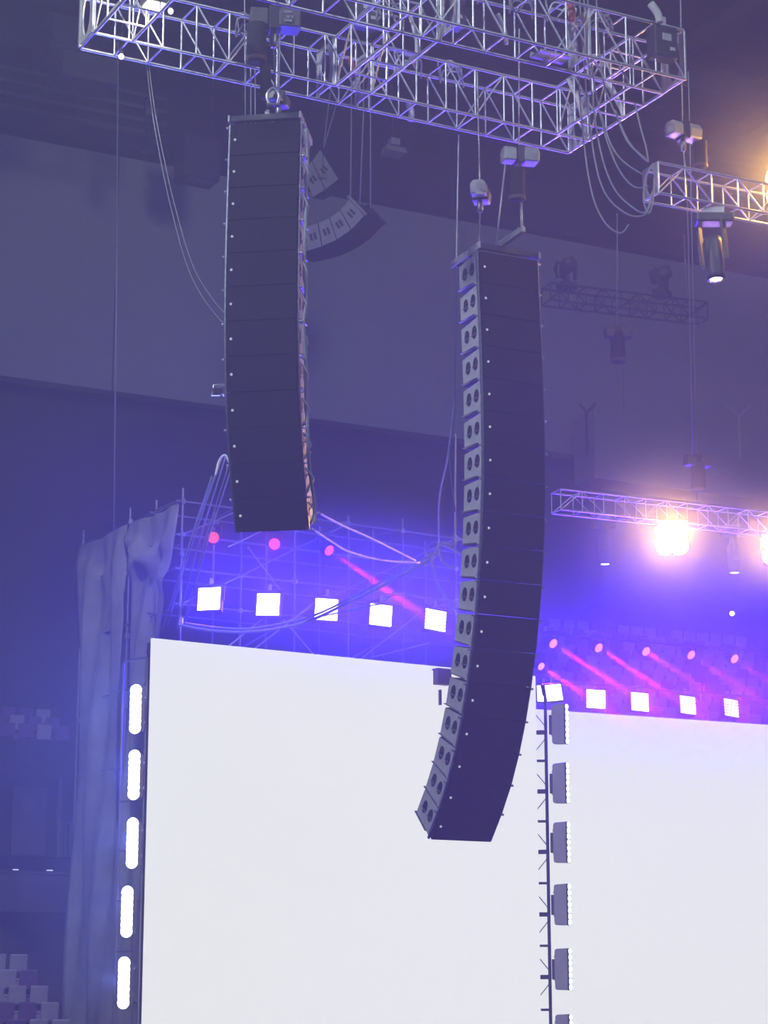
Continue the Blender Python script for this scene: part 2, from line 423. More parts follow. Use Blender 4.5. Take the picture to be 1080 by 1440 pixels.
boxes_ = [((931, 62), 31.2, 'near right corner of the grid'), ((512, 18), 31.5, 'above the far truss middle'), ((632, 16), 30.2, 'near the middle cross truss')]
for (u, v), Y, wh in boxes_:
    t = thing('junction_box', 'dark power junction box with white marks, ' + wh, 'box', PY(u, v, Y), GROT)
    place('case', box_me(0.42, 0.25, 0.52, DARKSTEEL, 0.02), t)
    place('cover', box_me(0.16, 0.02, 0.12, LIGHTGREY, 0.005), t, T(0, -0.135, 0.06)); place('socket', box_me(0.09, 0.02, 0.06, LIGHTGREY, 0.005), t, T(0.1, -0.135, -0.12))
    place('clamp', box_me(0.1, 0.12, 0.2, ALU, 0.01), t, T(0, 0, 0.34))
# pale cloth / padding pieces and slings wrapped on the grid
def sling(u0, v0, u1, v1, Y, r, m, label):
    cable('lifting_sling', [PY(u0, v0, Y), PY((u0 + u1) / 2 + 3, (v0 + v1) / 2, Y), PY(u1, v1, Y)], r, m, label, 'sling', 'slings on the grid')
PALE = mat('pale_sling', (0.75, 0.73, 0.70), 0.7)
def sling_g(a, b, label, r=0.04, m=None):
    cable('lifting_sling', [a, (a + b) / 2 + Vector((0.04, 0, -0.02)), b], r, m or PALE, label, 'sling', 'slings on the grid')
sling_g(G(GL - TW, 0.95, TH), G(GL - TW, 1.35, 0.0), 'pale round sling hanging inside the right end truss, left one')
sling_g(G(GL, 1.2, TH), G(GL, 1.65, 0.0), 'pale round sling hanging inside the right end truss, right one')
sling(574, 145, 577, 170, 33.2, 0.05, PALE, 'pale strap hanging under the far truss')
sling(700, 20, 712, 62, 30.2, 0.035, PALE, 'pale sling in the near truss above the right hoist')
sling_g(G(4.59, 1.85, TH), G(4.59, 2.1, 0.0), 'pale sling beside the middle cross truss', 0.035)
sling(915, 5, 928, 32, 31.0, 0.06, PALE, 'pale folded strap over the near truss at right')
sling(800, 2, 803, 30, 30.6, 0.05, RED_STRAP, 'short red strap beside the hanging cables')
sling_g(G(4.5, 0.0, TH), G(4.55, 0.0, TH - 0.3), 'small reddish strap on the far truss', 0.045, RED_STRAP)
# white cable trays lying on the near truss
t = thing('drop_board', 'white flat board lying on the lower near truss, right of the middle', 'board', PZ(775, 80, 18.28), GROT)
place('board', box_me(0.55, 0.3, 0.03, LIGHTGREY, 0.006), t); place('lip', box_me(0.55, 0.03, 0.08, LIGHTGREY), t, T(0, 0.15, 0.04))

# lighting truss at the right edge with a spot hanging from it
RA = PZ(907, 283, 16.45); RB = PZ(1000, 302, 16.45)
RD = heading(64); RS = Vector((RD.y, -RD.x, 0))
truss('lighting_truss', 'small silver truss carrying the spot lamp at the right edge', RA, RD, 4.4, RS, 0.40, 0.50, 9, ALU, 0.022, 0.013)
t = thing('truss_end_frame', 'pale end frame closing the small truss at the right edge', 'truss frame', RA + RS * 0.2 + ZV * 0.25, frame(RD, -RS, ZV), 'truss end frames')
place('plate', lens_plate_me(0.40, 0.50, ALU), t, T(-0.02, 0, 0))
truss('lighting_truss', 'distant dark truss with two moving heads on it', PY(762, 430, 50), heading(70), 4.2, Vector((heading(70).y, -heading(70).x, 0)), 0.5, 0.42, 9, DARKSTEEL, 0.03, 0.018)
F2D = heading(66); F2S = Vector((F2D.y, -F2D.x, 0)); F2P = PY(776, 722, 47)
truss('lighting_truss', 'silver truss over the right screen carrying the warm blinders', F2P, F2D, 7.0, F2S, 0.42, 0.46, 13, ALU, 0.022, 0.013)

# ================================================================== SPEAKER ARRAYS
CW, CH, CDP = 1.10, 0.52, 0.64
def cabinet(name, scale=1.0):
    """origin at the front top edge centre; x width, y back, z up"""
    t = thing(name, 'x', 'speaker')
    body = [(0.0, -0.005), (CDP, -0.045), (CDP, -0.475), (0.0, -0.515)]
    place('body', prism_me(body, CW - 0.07, BLACK, 0.008), t)
    place('grille', box_me(CW - 0.06, 0.025, CH - 0.014, GRILLE, 0.006), t, T(0, -0.012, -CH / 2))
    place('badge', lathe_me([(0.020, 0), (0.020, 0.006)], E_DOT, 12), t, Matrix.Translation((-CW / 2 + 0.105, -0.026, -CH / 2)) @ Matrix.Rotation(math.pi / 2, 4, 'X'))
    for s in (-1, 1):
        pl = place('side_plate', prism_me([(0.085, -0.015), (CDP - 0.02, -0.05), (CDP - 0.02, -0.465), (0.085, -0.505)], 0.022, GREYPLATE, 0.004), t, T(s * (CW / 2 - 0.024), 0, 0))
        for y in (0.21, 0.44):
            place('handle_cup', lathe_me([(0.075, 0), (0.075, 0.006)], HANDLE, 12), pl,
                  Matrix.Translation((s * 0.008, y, -0.235)) @ Matrix.Rotation(s * math.pi / 2, 4, 'Y') @ Matrix.Diagonal((1.45, 1.0, 1, 1)))
            place('handle_grip', box_me(0.016, 0.15, 0.022, GRIP, 0.005), pl, T(s * 0.022, y, -0.275))
        place('rigging_rail', box_me(0.03, 0.045, CH + 0.02, RAIL, 0.005), t, T(s * (CW / 2 - 0.01), 0.035, -CH / 2))
        place('locking_pin', lathe_me([(0.018, 0), (0.018, 0.05)], PIN, 8), t, Matrix.Translation((s * (CW / 2), 0.035, -0.03)) @ Matrix.Rotation(s * math.pi / 2, 4, 'Y'))
        place('rear_bracket', prism_me([(0.16, -0.477), (CDP - 0.01, -0.450), (CDP - 0.01, -0.458), (0.16, -0.487)], 0.04, RAIL), t, T(s * (CW / 2 + 0.0), 0, 0))
    return t
def array_positions(p, tilts, wdir, H=CH):
    nfront = Vector((wdir.y, -wdir.x, 0)); out = []
    base = frame(wdir, -nfront, ZV)
    for k in tilts:
        a = math.radians(k)
        out.append((p.copy(), base @ Matrix.Rotation(a, 3, 'X')))
        p = p - ZV * (H * math.cos(a)) - nfront * (H * math.sin(a))
    return out, p, nfront, base
proto = cabinet('line_array_speaker')
def put(root, p, R, label, group):
    root.matrix_basis = Matrix.Translation(p) @ R.to_4x4(); W[root.name] = root.matrix_basis.copy()
    root['label'] = label; root['group'] = group
used = False
# right array: cabinets traced along the row of dots
wr = heading(63.2); nr = Vector((wr.y, -wr.x, 0))
dot0 = PY(680.7, 375.6, 32.2)
RT_T = [-2.5, -3.2, -3.4, -2.4, -1.4, -0.6, 1.2, 3.7, 5.8, 8.0, 10.8, 13.6, 16.2, 19.5, 24.0, 29.0, 36.0, 41.0]
top0 = dot0 + wr * (CW / 2 - 0.105) + ZV * CH / 2 - nr * 0.02
pos, pend, nr, baseR = array_positions(top0, RT_T, wr)
for i, (p, R) in enumerate(pos):
    c = proto if not used else copy_tree(proto); used = True
    where = 'topmost of the long right array' if i == 0 else ('lowest, steeply tilted one of the right array' if i == 17 else ORD[i] + ' from the top of the long right array')
    put(c, p, R, 'black line array speaker cabinet, ' + where, 'cabinets of the right array')
RIGHT_TOP = top0; RIGHT_BASE = baseR
# left array
angL = 0.15; wl = Vector((math.cos(angL), -math.sin(angL), 0)); nl = Vector((wl.y, -wl.x, 0))
dotL = PY(331, 197.6, 30.5)
LT_T = [-4 + 36 * (i / 10) ** 2.2 for i in range(11)]; LT_T = [LT_T[0]] + [(LT_T[i] + LT_T[i + 1]) / 2 for i in range(10)] + [30]
topL = dotL + wl * (CW / 2 - 0.105) + ZV * CH / 2 - nl * 0.02
posL, pendL, nl, baseL = array_positions(topL, LT_T, wl)
for i, (p, R) in enumerate(posL):
    c = copy_tree(proto)
    where = 'topmost of the left array' if i == 0 else ('lowest of the left array' if i == 11 else ORD[i] + ' from the top of the left array')
    put(c, p, R, 'black line array speaker cabinet facing us, ' + where, 'cabinets of the left array')
def bumper(name, label, p, base, th, bar):
    R = base @ Matrix.Rotation(math.radians(th), 3, 'X')
    t = thing(name, label, 'frame', p, R)
    for s in (-1, 1):
        r = place('side_rail', box_me(0.03, 0.95, 0.11, GREYPLATE, 0.008), t, T(s * (CW / 2 - 0.01), 0.40, 0.06))
        for k in range(5):
            place('rail_hole', lathe_me([(0.014, 0), (0.014, 0.004)], HANDLE, 8), r, Matrix.Translation((s * 0.014, -0.36 + 0.18 * k, 0.02)) @ Matrix.Rotation(s * math.pi / 2, 4, 'Y'))
    place('front_beam', box_me(CW - 0.02, 0.08, 0.10, DARKSTEEL, 0.01), t, T(0, 0.0, 0.07))
    place('rear_beam', box_me(CW - 0.06, 0.06, 0.08, DARKSTEEL, 0.01), t, T(0, 0.8, 0.06))
    place('mid_beam', box_me(CW - 0.06, 0.06, 0.06, DARKSTEEL, 0.01), t, T(0, 0.42, 0.06))
    sp = place('spreader_bar', box_me(0.07, 0.80, 0.09, LIGHTGREY, 0.01), t, T(*bar, 0.15))
    for k in range(8): place('bar_tooth', box_me(0.05, 0.035, 0.04, PIN, 0.004), sp, T(0, -0.35 + 0.1 * k, 0.06))
    return t
bumper('array_bumper_frame', 'grey rigging frame on top of the right speaker array', top0 + ZV * 0.015, baseR, RT_T[0], (-0.12, -0.30))
bumper('array_bumper_frame', 'grey rigging frame on top of the left speaker array', topL + ZV * 0.015, baseL, LT_T[0], (0.02, 0.42))
# cables down the right side of the left array and the left side of the right array
pts = []
for i, (p, R) in enumerate(posL): pts.append(p + R @ Vector((CW / 2 + 0.06 + 0.02 * (i % 2), 0.12 + 0.05 * ((i * 7) % 3 - 1), -0.1)))
pts.append(pts[-1] + Vector((0.02, 0.02, -0.35)))
cable('array_signal_cable', pts, 0.028, ROPE, 'thick grey cable loom hanging down the right side of the left array')
for i, (p, R) in enumerate(posL):
    if i % 1 == 0:
        c0 = p + R @ Vector((CW / 2 + 0.02, 0.06, -0.12)); c1 = p + R @ Vector((CW / 2 + 0.10, 0.16, -0.30)); c2 = p + R @ Vector((CW / 2 + 0.02, 0.3, -0.40))
        cable('link_cable', [c0, c1, c2], 0.014, WIRE, 'short link cable on the %s cabinet of the left array' % ORD[i], 'cable', 'link cables of the left array')
cable('safety_wire', [PY(645, 190, 33), PY(641, 420, 33), PY(639, 580, 33), PY(632, 640, 33), PY(640, 720, 33)], 0.013, WIRE, 'thin wire hanging beside the left of the right array')

# small arrays near the back wall
def small_array(name, edge_top, edge_low, Y, wdir, Wd, labels, group, end_plate):
    """cabinets between matching points of the traced side outline (pixels), all in the vertical plane at depth Y"""
    for i in range(len(edge_top) - 1):
        q = [PY(*edge_top[i], Y), PY(*edge_top[i + 1], Y), PY(*edge_low[i + 1], Y), PY(*edge_low[i], Y)]
        c = sum(q, Vector()) / 4
        q = [c + (p - c) * 0.975 for p in q]
        t = thing(name, labels[i], 'speaker', c, None, group)
        vs_ = [p - c for p in q] + [p - c + wdir * Wd for p in q]
        place('body', meshdata('body', vs_, [(0, 1, 2, 3), (7, 6, 5, 4), (0, 4, 5, 1), (1, 5, 6, 2), (2, 6, 7, 3), (3, 7, 4, 0)], BLACK), t)
        front = Vector((0, -1, 0)); e = (q[1] - q[0]).normalized()
        vs_ = [(p - c) * 0.96 + front * 0.02 for p in q] + [(p - c) * 0.96 for p in q]
        pl = place('side_plate', meshdata('side_plate', vs_, [(0, 1, 2, 3), (7, 6, 5, 4), (0, 4, 5, 1), (1, 5, 6, 2), (2, 6, 7, 3), (3, 7, 4, 0)], GREYPLATE), t)
        dn = ((q[3] + q[2]) / 2 - (q[0] + q[1]) / 2).normalized()
        for s in (-1, 1):
            M = Matrix.Translation(c + e * s * 0.055 + front * 0.025) @ frame(e, Vector((0, 1, 0)), -dn).to_4x4()
            place('handle_cup', prism_me([(0.0, -0.1), (0.02, -0.1), (0.02, 0.1), (0.0, 0.1)], 0.07, HANDLE), pl, M, local=False)
WS = heading(38)
et = [(491, 279), (478, 295), (463, 306), (447, 313), (430, 318), (414, 321)]
el = [(513, 304), (494, 324), (474, 338), (453, 347.5), (432, 354), (411, 358)]
small_array('line_array_speaker', et, el, 57, WS, 0.85, ['grey sided small array cabinet by the wall, ' + x for x in
            ('hung highest from the wires', 'second from the wires', 'third from the wires', 'just right of the left array', 'half hidden behind the left array')], 'small array by the wall', True)
et = [(458, 214), (447, 232), (432, 246), (415, 256)]
el = [(477, 252), (462, 266), (444, 277), (424, 285)]
et2 = [(450, 209), (438, 226), (424, 238)]; el2 = [(477, 253), (458, 268), (440, 279)]
small_array('line_array_speaker', et2, el2, 60, heading(60), 0.35, ['dark small array cabinet by the wall hung from two converging wires', 'dark small array cabinet half behind the left array'], 'second small array by the wall', True)
t = thing('array_hanging_frame', 'dark flying frame on the small array under three wires', 'frame', PY(491, 278, 57))
tube(t, 'frame_bar', PY(489, 276, 57), PY(515, 303, 57), 0.06, GREYPLATE)
tube(t, 'frame_bar', PY(489, 276, 57) + WS * 0.85, PY(515, 303, 57) + WS * 0.85, 0.05, DARKSTEEL)
tube(t, 'cross_bar', PY(503, 290, 57), PY(503, 290, 57) + WS * 0.9, 0.05, DARKSTEEL)
for (u0, v0, u1, v1, wh) in ((494, 160, 493, 279, 'left of the three wires holding the small array'), (511, 158, 506, 287, 'middle of the three wires holding the small array'), (521, 155, 521, 293, 'right of the three wires holding the small array')):
    cable('suspension_wire', [PY(u0, v0 - 60, 57.3), PY(u0, v0, 57.3), PY(u1, v1, 57.3)], 0.022, WIRE, wh, 'wire', smooth=False)
for (u0, u1, wh) in ((464, 455, 'left one of the two converging wires by the left array'), (478, 455, 'right one of the two converging wires by the left array')):
    cable('suspension_wire', [PY(u0, 130, 60), PY(u1, 208, 60)], 0.02, WIRE, wh, 'wire', smooth=False)

# ================================================================== HOISTS
def hoist(label, p, rotz, chain_top, load=None, bag=None, bagscale=1.0, scale=1.0, dark=False):
    """electric chain hoist; p = centre of the head"""
    s = scale; R = Matrix.Rotation(rotz, 3, 'Z')
    t = thing('chain_hoist', label, 'hoist', p, R, 'chain hoists')
    c = LIGHTGREY if not dark else LAMPGREY
    place('motor_housing', prism_me([(-0.13 * s, -0.12 * s), (0.13 * s, -0.12 * s), (0.15 * s, 0.03 * s), (0.09 * s, 0.13 * s), (-0.09 * s, 0.13 * s), (-0.15 * s, 0.03 * s)], 0.24 * s, c, 0.015), t, T(0.17 * s, 0, 0))
    place('gear_housing', prism_me([(-0.12 * s, -0.12 * s), (0.12 * s, -0.12 * s), (0.13 * s, 0.04 * s), (0.08 * s, 0.11 * s), (-0.08 * s, 0.11 * s), (-0.13 * s, 0.04 * s)], 0.20 * s, c, 0.015), t, T(-0.17 * s, 0, 0))
    place('centre_block', box_me(0.12 * s, 0.24 * s, 0.28 * s, DARKSTEEL, 0.01), t, T(0, 0, -0.01 * s))
    place('end_cover', box_me(0.015, 0.2 * s, 0.18 * s, DARKSTEEL, 0.004), t, T(0.298 * s, 0, 0))
    for y in (-0.06, 0.06): place('cooling_fin', box_me(0.16 * s, 0.02, 0.02, DARKSTEEL), t, T(0.17 * s, y * s, 0.135 * s))
    place('hook_block', lathe_me([(0.03 * s, -0.34 * s), (0.05 * s, -0.30 * s), (0.05 * s, -0.2 * s), (0.03 * s, -0.14 * s)], CHAIN, 10), t)
    if chain_top is not None: chain(t, chain_top, Vector(p) + ZV * 0.12 * s)
    if load is not None: chain(t, Vector(p) - ZV * 0.3 * s, load)
    if bag is not None:
        b = bagscale
        pb = Vector(bag)
        o = place('chain_bag', lathe_me([(0.10 * b, -0.36 * b), (0.165 * b, -0.33 * b), (0.18 * b, -0.2 * b), (0.17 * b, 0.1 * b), (0.185 * b, 0.36 * b), (0.175 * b, 0.37 * b)], BAG, 14), t, Matrix.Translation(pb), local=False)
        place('bag_rim', lathe_me([(0.172 * b, -0.34 * b), (0.186 * b, -0.33 * b), (0.19 * b, -0.28 * b), (0.183 * b, -0.26 * b)], BAGRIM, 14, False), o, T(0, 0, 0))
        tube(t, 'bag_strap', pb + ZV * 0.36 * b, Vector(p) - ZV * 0.05, 0.02, BAGRIM)
    return t
lt = topL - nl * 0.35 + ZV * 0.2
# right array
bar_end = top0 + baseR @ Vector((-0.12, -0.62, 0.20)); YB = bar_end.y
hp = PY(730, 219, YB)
hoist('grey chain hoist with black bag above the right array, right one', hp, 0.25, PY(730, 40, YB), bar_end, PY(727, 261, YB - 0.15), 0.72)
hp = PY(675, 270, 32.5)
hoist_end_on = hoist('grey chain hoist seen end-on above the left corner of the right array', hp, 1.4, PY(671, 100, 32.5), PY(672, 345, 32.3), None)
place('label_plate', box_me(0.13, 0.01, 0.12, LIGHTGREY, 0.004), hoist_end_on, Matrix.Translation(PY(674, 268, 32.17)), local=False)
for (u0, v0, u1, v1, wh) in ((711, 226, 697, 341, 'left of the hoist bag'), (733, 282, 731, 340, 'under the hoist bag')):
    cable('lifting_wire', [PY(u0, v0, YB if u0 > 720 else 32.3), bar_end + Vector((0.02, 0, 0)) if u0 > 720 else PY(u1, v1 + 8, 32.3)], 0.014, WIRE, 'short steel lifting wire %s above the right array' % wh, 'wire', smooth=False)
# left array
hp = PY(385, 28, 30.9)
hoist_dark = hoist('dark chain hoist with black bag above the left array', hp, 0.15, PY(385, -120, 30.9), lt + Vector((0.1, 0, 0)), PY(361, 62, 30.7), 0.86, 1.35, True)
for kx, kz, kw in ((0.20, 0.05, 0.13), (0.20, -0.03, 0.05), (0.26, -0.03, 0.04), (0.20, -0.09, 0.12)):
    place('marking', box_me(kw, 0.01, 0.045, PIN), hoist_dark, T(kx, -0.205, kz))
hoist('dark chain hoist seen end-on just above the left array frame', PY(392, 138, 30.7), 1.3, PY(394, 20, 30.9), None, None, 1, 0.8, True)
t = thing('hoist_tube', 'violet-grey padded tube hanging below the bag over the left array', 'tube', PY(373, 120, 30.75))
tube(t, 'sleeve', PY(373, 92, 30.75), PY(374, 138, 30.75), 0.085, BAG, 12); tube(t, 'cord', PY(373, 92, 30.75), PY(372, 60, 30.85), 0.02, BAGRIM)
t = thing('shackle', 'bright steel shackle between the tube and the left array frame', 'shackle', PY(384, 138, 30.4))
me = sweep_me(smooth_path([Vector((-.06, 0, -.1)), Vector((-.09, 0, .05)), Vector((0, 0, .16)), Vector((.09, 0, .05)), Vector((.06, 0, -.1))]), 0.03, PIN); place('bow', me, t)
tube(t, 'bolt', W[t.name] @ Vector((-.1, 0, -.1)), W[t.name] @ Vector((.1, 0, -.1)), 0.022, PIN)
for k, (u, v) in enumerate(((344, 60), (352, 90), (358, 100))):
    cable('lifting_wire', [PY(u, v - 60, 31.2), PY(u + 1, 174, 31.15)], 0.010, WIRE, 'thin steel wire over the left end of the left array, %s one' % ['left', 'middle', 'right'][k], 'wire', smooth=False)
# right truss hoist
hoist('grey chain hoist lifting the small truss at the right edge', PY(960, 184, 32.3), 0.55, PY(956, -40, 32.3), PY(964, 240, 32.3), PY(985, 218, 32.5), 0.62)
# distant hoists
hoist('distant dark chain hoist hanging below the faraway truss', PY(868, 468, 49), 0.2, PY(868, 300, 49), None, PY(869, 490, 49), 1.0, 1.1, True)
hoist('distant chain hoist above the warm blinder', PY(980, 648, 48), 0.4, PY(968, 100, 48), PY(980, 705, 48), PY(982, 672, 48), 0.9, 1.1, True)

# ================================================================== LOOSE CABLES
paths = [([(806, -20), (812, 80), (820, 190), (832, 270), (850, 312), (872, 328), (884, 316)], 'leftmost of the cables dropping from the grid at right'),
         ([(814, -20), (822, 100), (834, 210), (850, 270), (880, 300), (905, 303), (916, 285)], 'long cable looping down to the small right truss end'),
         ([(820, -20), (828, 90), (842, 200), (862, 262), (890, 292), (908, 298), (918, 270)], 'cable looping just above the longest loop at right'),
         ([(826, -20), (832, 90), (846, 170), (866, 230), (890, 262), (912, 262)], 'middle cable dropping from the grid to the right truss'),
         ([(845, 160), (860, 205), (880, 230), (905, 246)], 'short sagging cable from the grid corner to the right truss'),
         ([(865, 155), (880, 195), (900, 218), (912, 228)], 'upper sagging cable from the grid corner to the right truss'),
         ([(893, 145), (901, 180), (908, 205), (912, 228)], 'straightest short cable left of the right hoist'),
         ([(838, -20), (842, 60), (850, 120), (870, 170), (888, 205), (912, 226)], 'cable crossing the right end truss of the grid'),
         ([(918, 230), (908, 250), (905, 280), (912, 300), (918, 285), (920, 250)], 'cable loop on the end of the small right truss')]
for p, lab in paths:
    cable('power_cable', [PY(u, v, 31.3) for u, v in p], 0.013, ROPE, lab, 'cable', 'cables dropping from the grid')
cable('thin_cable', [PZ(206, 88.3, 18.2)] + [PY(u, v, 31.2) for u, v in ((213, 150), (224, 215), (240, 290), (262, 370), (285, 418), (318, 460))], 0.008, ROPE, 'thin cable sagging from the grid to the left array, left one')
cable('thin_cable', [PZ(209, 89, 18.2)] + [PY(u, v, 31.2) for u, v in ((217, 150), (229, 215), (246, 290), (270, 370), (295, 415), (320, 445))], 0.008, ROPE, 'thin cable sagging from the grid to the left array, right one')
cable('drop_wire', [PY(166, 60, 48), PY(163.5, 400, 48), PY(160, 750, 48)], 0.02, WIRE, 'straight wire hanging down to the cloth covered scaffold', 'wire', smooth=False)
cable('drop_wire', [PY(966, 260, 50), PY(968, 340, 50), PY(974, 640, 50)], 0.018, ROPE, 'faint straight wire at right over the warm blinder', 'wire', smooth=False)
cable('drop_wire', [PY(962, 330, 52), PY(966, 430, 52)], 0.014, ROPE, 'faint short wire above the distant truss', 'wire', smooth=False)

# ================================================================== SCREENS AND STAGE
SD = heading(58.4); SB = Vector((-SD.y, SD.x, 0)); SROT = frame(SD, SB, ZV)
S0 = PY(213, 897.5, 42.0); S1 = PP(752, 960, S0, SB); SLEN = (S1 - S0).dot(SD); STOP = S0.z; SBOT = 1.7
def screen_mat():
    m = bpy.data.materials.new('lit_screen'); m.use_nodes = True
    nt = m.node_tree; nt.nodes.clear()
    e = nt.nodes.new('ShaderNodeEmission'); o = nt.nodes.new('ShaderNodeOutputMaterial')
    tc = nt.nodes.new('ShaderNodeTexCoord'); nz = nt.nodes.new('ShaderNodeTexNoise'); nz.inputs['Scale'].default_value = 0.35
    cr = nt.nodes.new('ShaderNodeValToRGB')
    cr.color_ramp.elements[0].color = (0.875, 0.895, 0.85, 1); cr.color_ramp.elements[1].color = (0.895, 0.91, 0.865, 1)
    nt.links.new(tc.outputs['Object'], nz.inputs['Vector']); nt.links.new(nz.outputs['Fac'], cr.inputs['Fac']); nt.links.new(cr.outputs['Color'], e.inputs[0])
    e.inputs[1].default_value = SCREEN_GLOW; nt.links.new(e.outputs[0], o.inputs[0]); return m
SCR = screen_mat(); SFRAME = mat('screen_frame', (0.05, 0.05, 0.055), 0.6)
def screen(label, p, L, top, bot, rot):
    c = p + rot @ Vector((L / 2, 0, 0)); c.z = bot
    t = thing('led_screen', label, 'screen', c, rot)
    h = top - bot
    place('display', box_me(L, 0.06, h, SCR), t, T(0, 0, h / 2))
    place('back_frame', box_me(L - 0.1, 0.25, h - 0.1, SFRAME), t, T(0, 0.17, h / 2))
    place('base_rail', box_me(L, 0.3, 0.12, SFRAME), t, T(0, 0.1, -0.06))
    return t
screen('large glowing white stage screen behind the two speaker arrays', S0, SLEN, STOP, SBOT, SROT)
S2D = heading(65.0); S2B = Vector((-S2D.y, S2D.x, 0)); S2ROT = frame(S2D, S2B, ZV)
R0 = PY(795, 1000.3, 51.0)
R_start = PP(730, 996, R0, S2B); R_L = 16.0
screen('glowing white stage screen at the right edge, behind the lamp tower', R_start, R_L, R0.z, SBOT, S2ROT)
o = place('stage_deck', box_me(34, 12, 1.4, BLACK), None, Matrix.Translation(S0 + SD * 10 + SB * 4.5 - ZV * (S0.z - 0.7)) @ SROT.to_4x4()); struct(o, 'black stage deck under the screens', 'stage')

# scaffold behind the left screen
Q0 = PY(257, 705, 44.0); ZT = Q0.z; BD = SB
def side_pt(u, v): return PP(u, v, Q0, SD)      # plane of the cloth covered side
def front_pt(u, v): return PP(u, v, Q0, SB)
scaf = thing('scaffold', 'steel tube scaffold tower standing behind the left screen', 'scaffold', Vector((Q0.x, Q0.y, 0)))
fu = [257, 340, 415, 490, 566, 640, 712]
fs_ = [(front_pt(u, 705) - Q0).dot(SD) for u in fu]
lev = [ZT, front_pt(257, 752).z, front_pt(257, 800).z, front_pt(257, 850).z, front_pt(257, 905).z]
tr = 0.026
rear = 1.25
for j, off in enumerate((0.0, rear)):
    for i, s in enumerate(fs_):
        p = Q0 + SD * s + BD * off; p.z = 0; tube(scaf, 'standard', p, p + ZV * (ZT + 0.28 - 0.1 * (i % 2)), tr, STEEL)
    for k, z in enumerate(lev):
        a = Q0 + BD * off; a.z = z; tube(scaf, 'ledger', a - SD * 0.15, a + SD * (fs_[-1] + 0.2), tr * 0.9, STEEL)
for i, s in enumerate(fs_):
    for z in lev[:4:2]:
        a = Q0 + SD * s; a.z = z + 0.06; tube(scaf, 'transom', a, a + BD * rear, tr * 0.85, STEEL)
for i in range(len(fs_) - 1):
    for k in range(0, 4):
        if (i + k) % 2 == 0:
            a = Q0 + SD * fs_[i]; a.z = lev[k + 1]; b = Q0 + SD * fs_[i + 1]; b.z = lev[k]
            tube(scaf, 'brace', a - SB * 0.05, b - SB * 0.05, tr * 0.7, STEEL)
for (u0, v0, u1, v1) in ((318, 910, 372, 866), (355, 913, 442, 846), (506, 926, 594, 857), (318, 770, 365, 748), (345, 770, 345 + 45, 830), (395, 872, 440, 925), (520, 925, 600, 905)):
    tube(scaf, 'brace', front_pt(u0, v0) - SB * 0.1, front_pt(u1, v1) - SB * 0.1, tr * 0.7, ALU)
su = [257, 183, 117]; sv = [705, 734, 765]
ss = [(side_pt(u, v) - Q0).dot(BD) for u, v in zip(su, sv)]
sz = [side_pt(u, v).z for u, v in zip(su, sv)]
for i in (1, 2):
    p = Q0 + BD * ss[i]; p.z = 0; tube(scaf, 'standard', p, p + ZV * (sz[i] + 0.32), tr, STEEL)
tube(scaf, 'ledger', side_pt(257, 705), side_pt(117, 765), tr, STEEL)
for vv in (0.9, 2.2, 3.6, 5.2):
    a = Q0.copy(); a.z = ZT - vv; tube(scaf, 'ledger', a + BD * 0.02, a + BD * ss[2], tr * 0.85, STEEL)
for i in range(3):
    for vv in (0.0, 1.1, 2.5, 4.0):
        p = Q0 + BD * ss[i]; p.z = sz[i] - vv
        place('coupler', box_me(0.09, 0.09, 0.12, PIN, 0.01), scaf, Matrix.Translation(p) @ SROT.to_4x4(), local=False)
for i, s in enumerate(fs_):
    for z in lev:
        p = Q0 + SD * s; p.z = z; place('coupler', box_me(0.09, 0.09, 0.11, PIN, 0.01), scaf, Matrix.Translation(p) @ SROT.to_4x4(), local=False)

# cloth on the side of the scaffold: two sheets with folds
def drape(label, s0, z0, s1, z1, zb, seed, inset, pull):
    rg = random.Random(seed); nx, nz = 26, 60; vs_, fs = [], []
    org = Q0 + BD * s0; org.z = zb
    nrm = -SD
    ph = [rg.uniform(0, 6.28) for _ in range(6)]
    for j in range(nz + 1):
        tz = j / nz
        for i in range(nx + 1):
            tx = i / nx; s = s0 + (s1 - s0) * tx; zt = z0 + (z1 - z0) * tx - 0.03 * math.sin(math.pi * tx)
            zz = zb + (zt - zb) * (1 - (1 - tz) ** 1.6)
            dz = zt - zz
            s += pull * (s1 - s0) * (1 - tx) * min(1.0, dz / 3.4) ** 1.3
            fold = 0.09 * math.sin(tx * 9 + ph[0] + dz * 0.5) + 0.05 * math.sin(tx * 21 + ph[1] - dz * 0.8)
            diag = 0.22 * math.exp(-((dz - 0.65 - 0.55 * tx) / 0.16) ** 2) * math.sin(math.pi * min(1, tx * 1.0)) * inset
            diag += 0.14 * math.exp(-((dz - 1.6 + 1.2 * tx) / 0.2) ** 2) * inset
            p = Q0 + BD * s + nrm * (0.05 + fold * min(1, 0.3 + dz) + diag); p.z = zz
            vs_.append(p - org)
    for j in range(nz):
        for i in range(nx): a = j * (nx + 1) + i; fs.append((a, a + 1, a + nx + 2, a + nx + 1))
    me = meshdata('cloth', vs_, fs, CLOTH, True)
    o = place('tarpaulin', me, None, Matrix.Translation(org)); md = o.modifiers.new('thickness', 'SOLIDIFY'); md.thickness = 0.012
    tag(o, label, 'tarpaulin', 'grey sheets on the scaffold'); return o
drape('grey tarpaulin sheet tied to the scaffold side nearest the screen', ss[0] + 0.04, sz[0] - 0.05, ss[1] - 0.08, sz[1] - 0.06, 0.3, 1, 1.0, 0.42)
drape('grey tarpaulin sheet on the far left end of the scaffold', ss[1] + 0.06, sz[1] - 0.06, ss[2], sz[2] - 0.05, 0.3, 2, 0.25, 0.0)

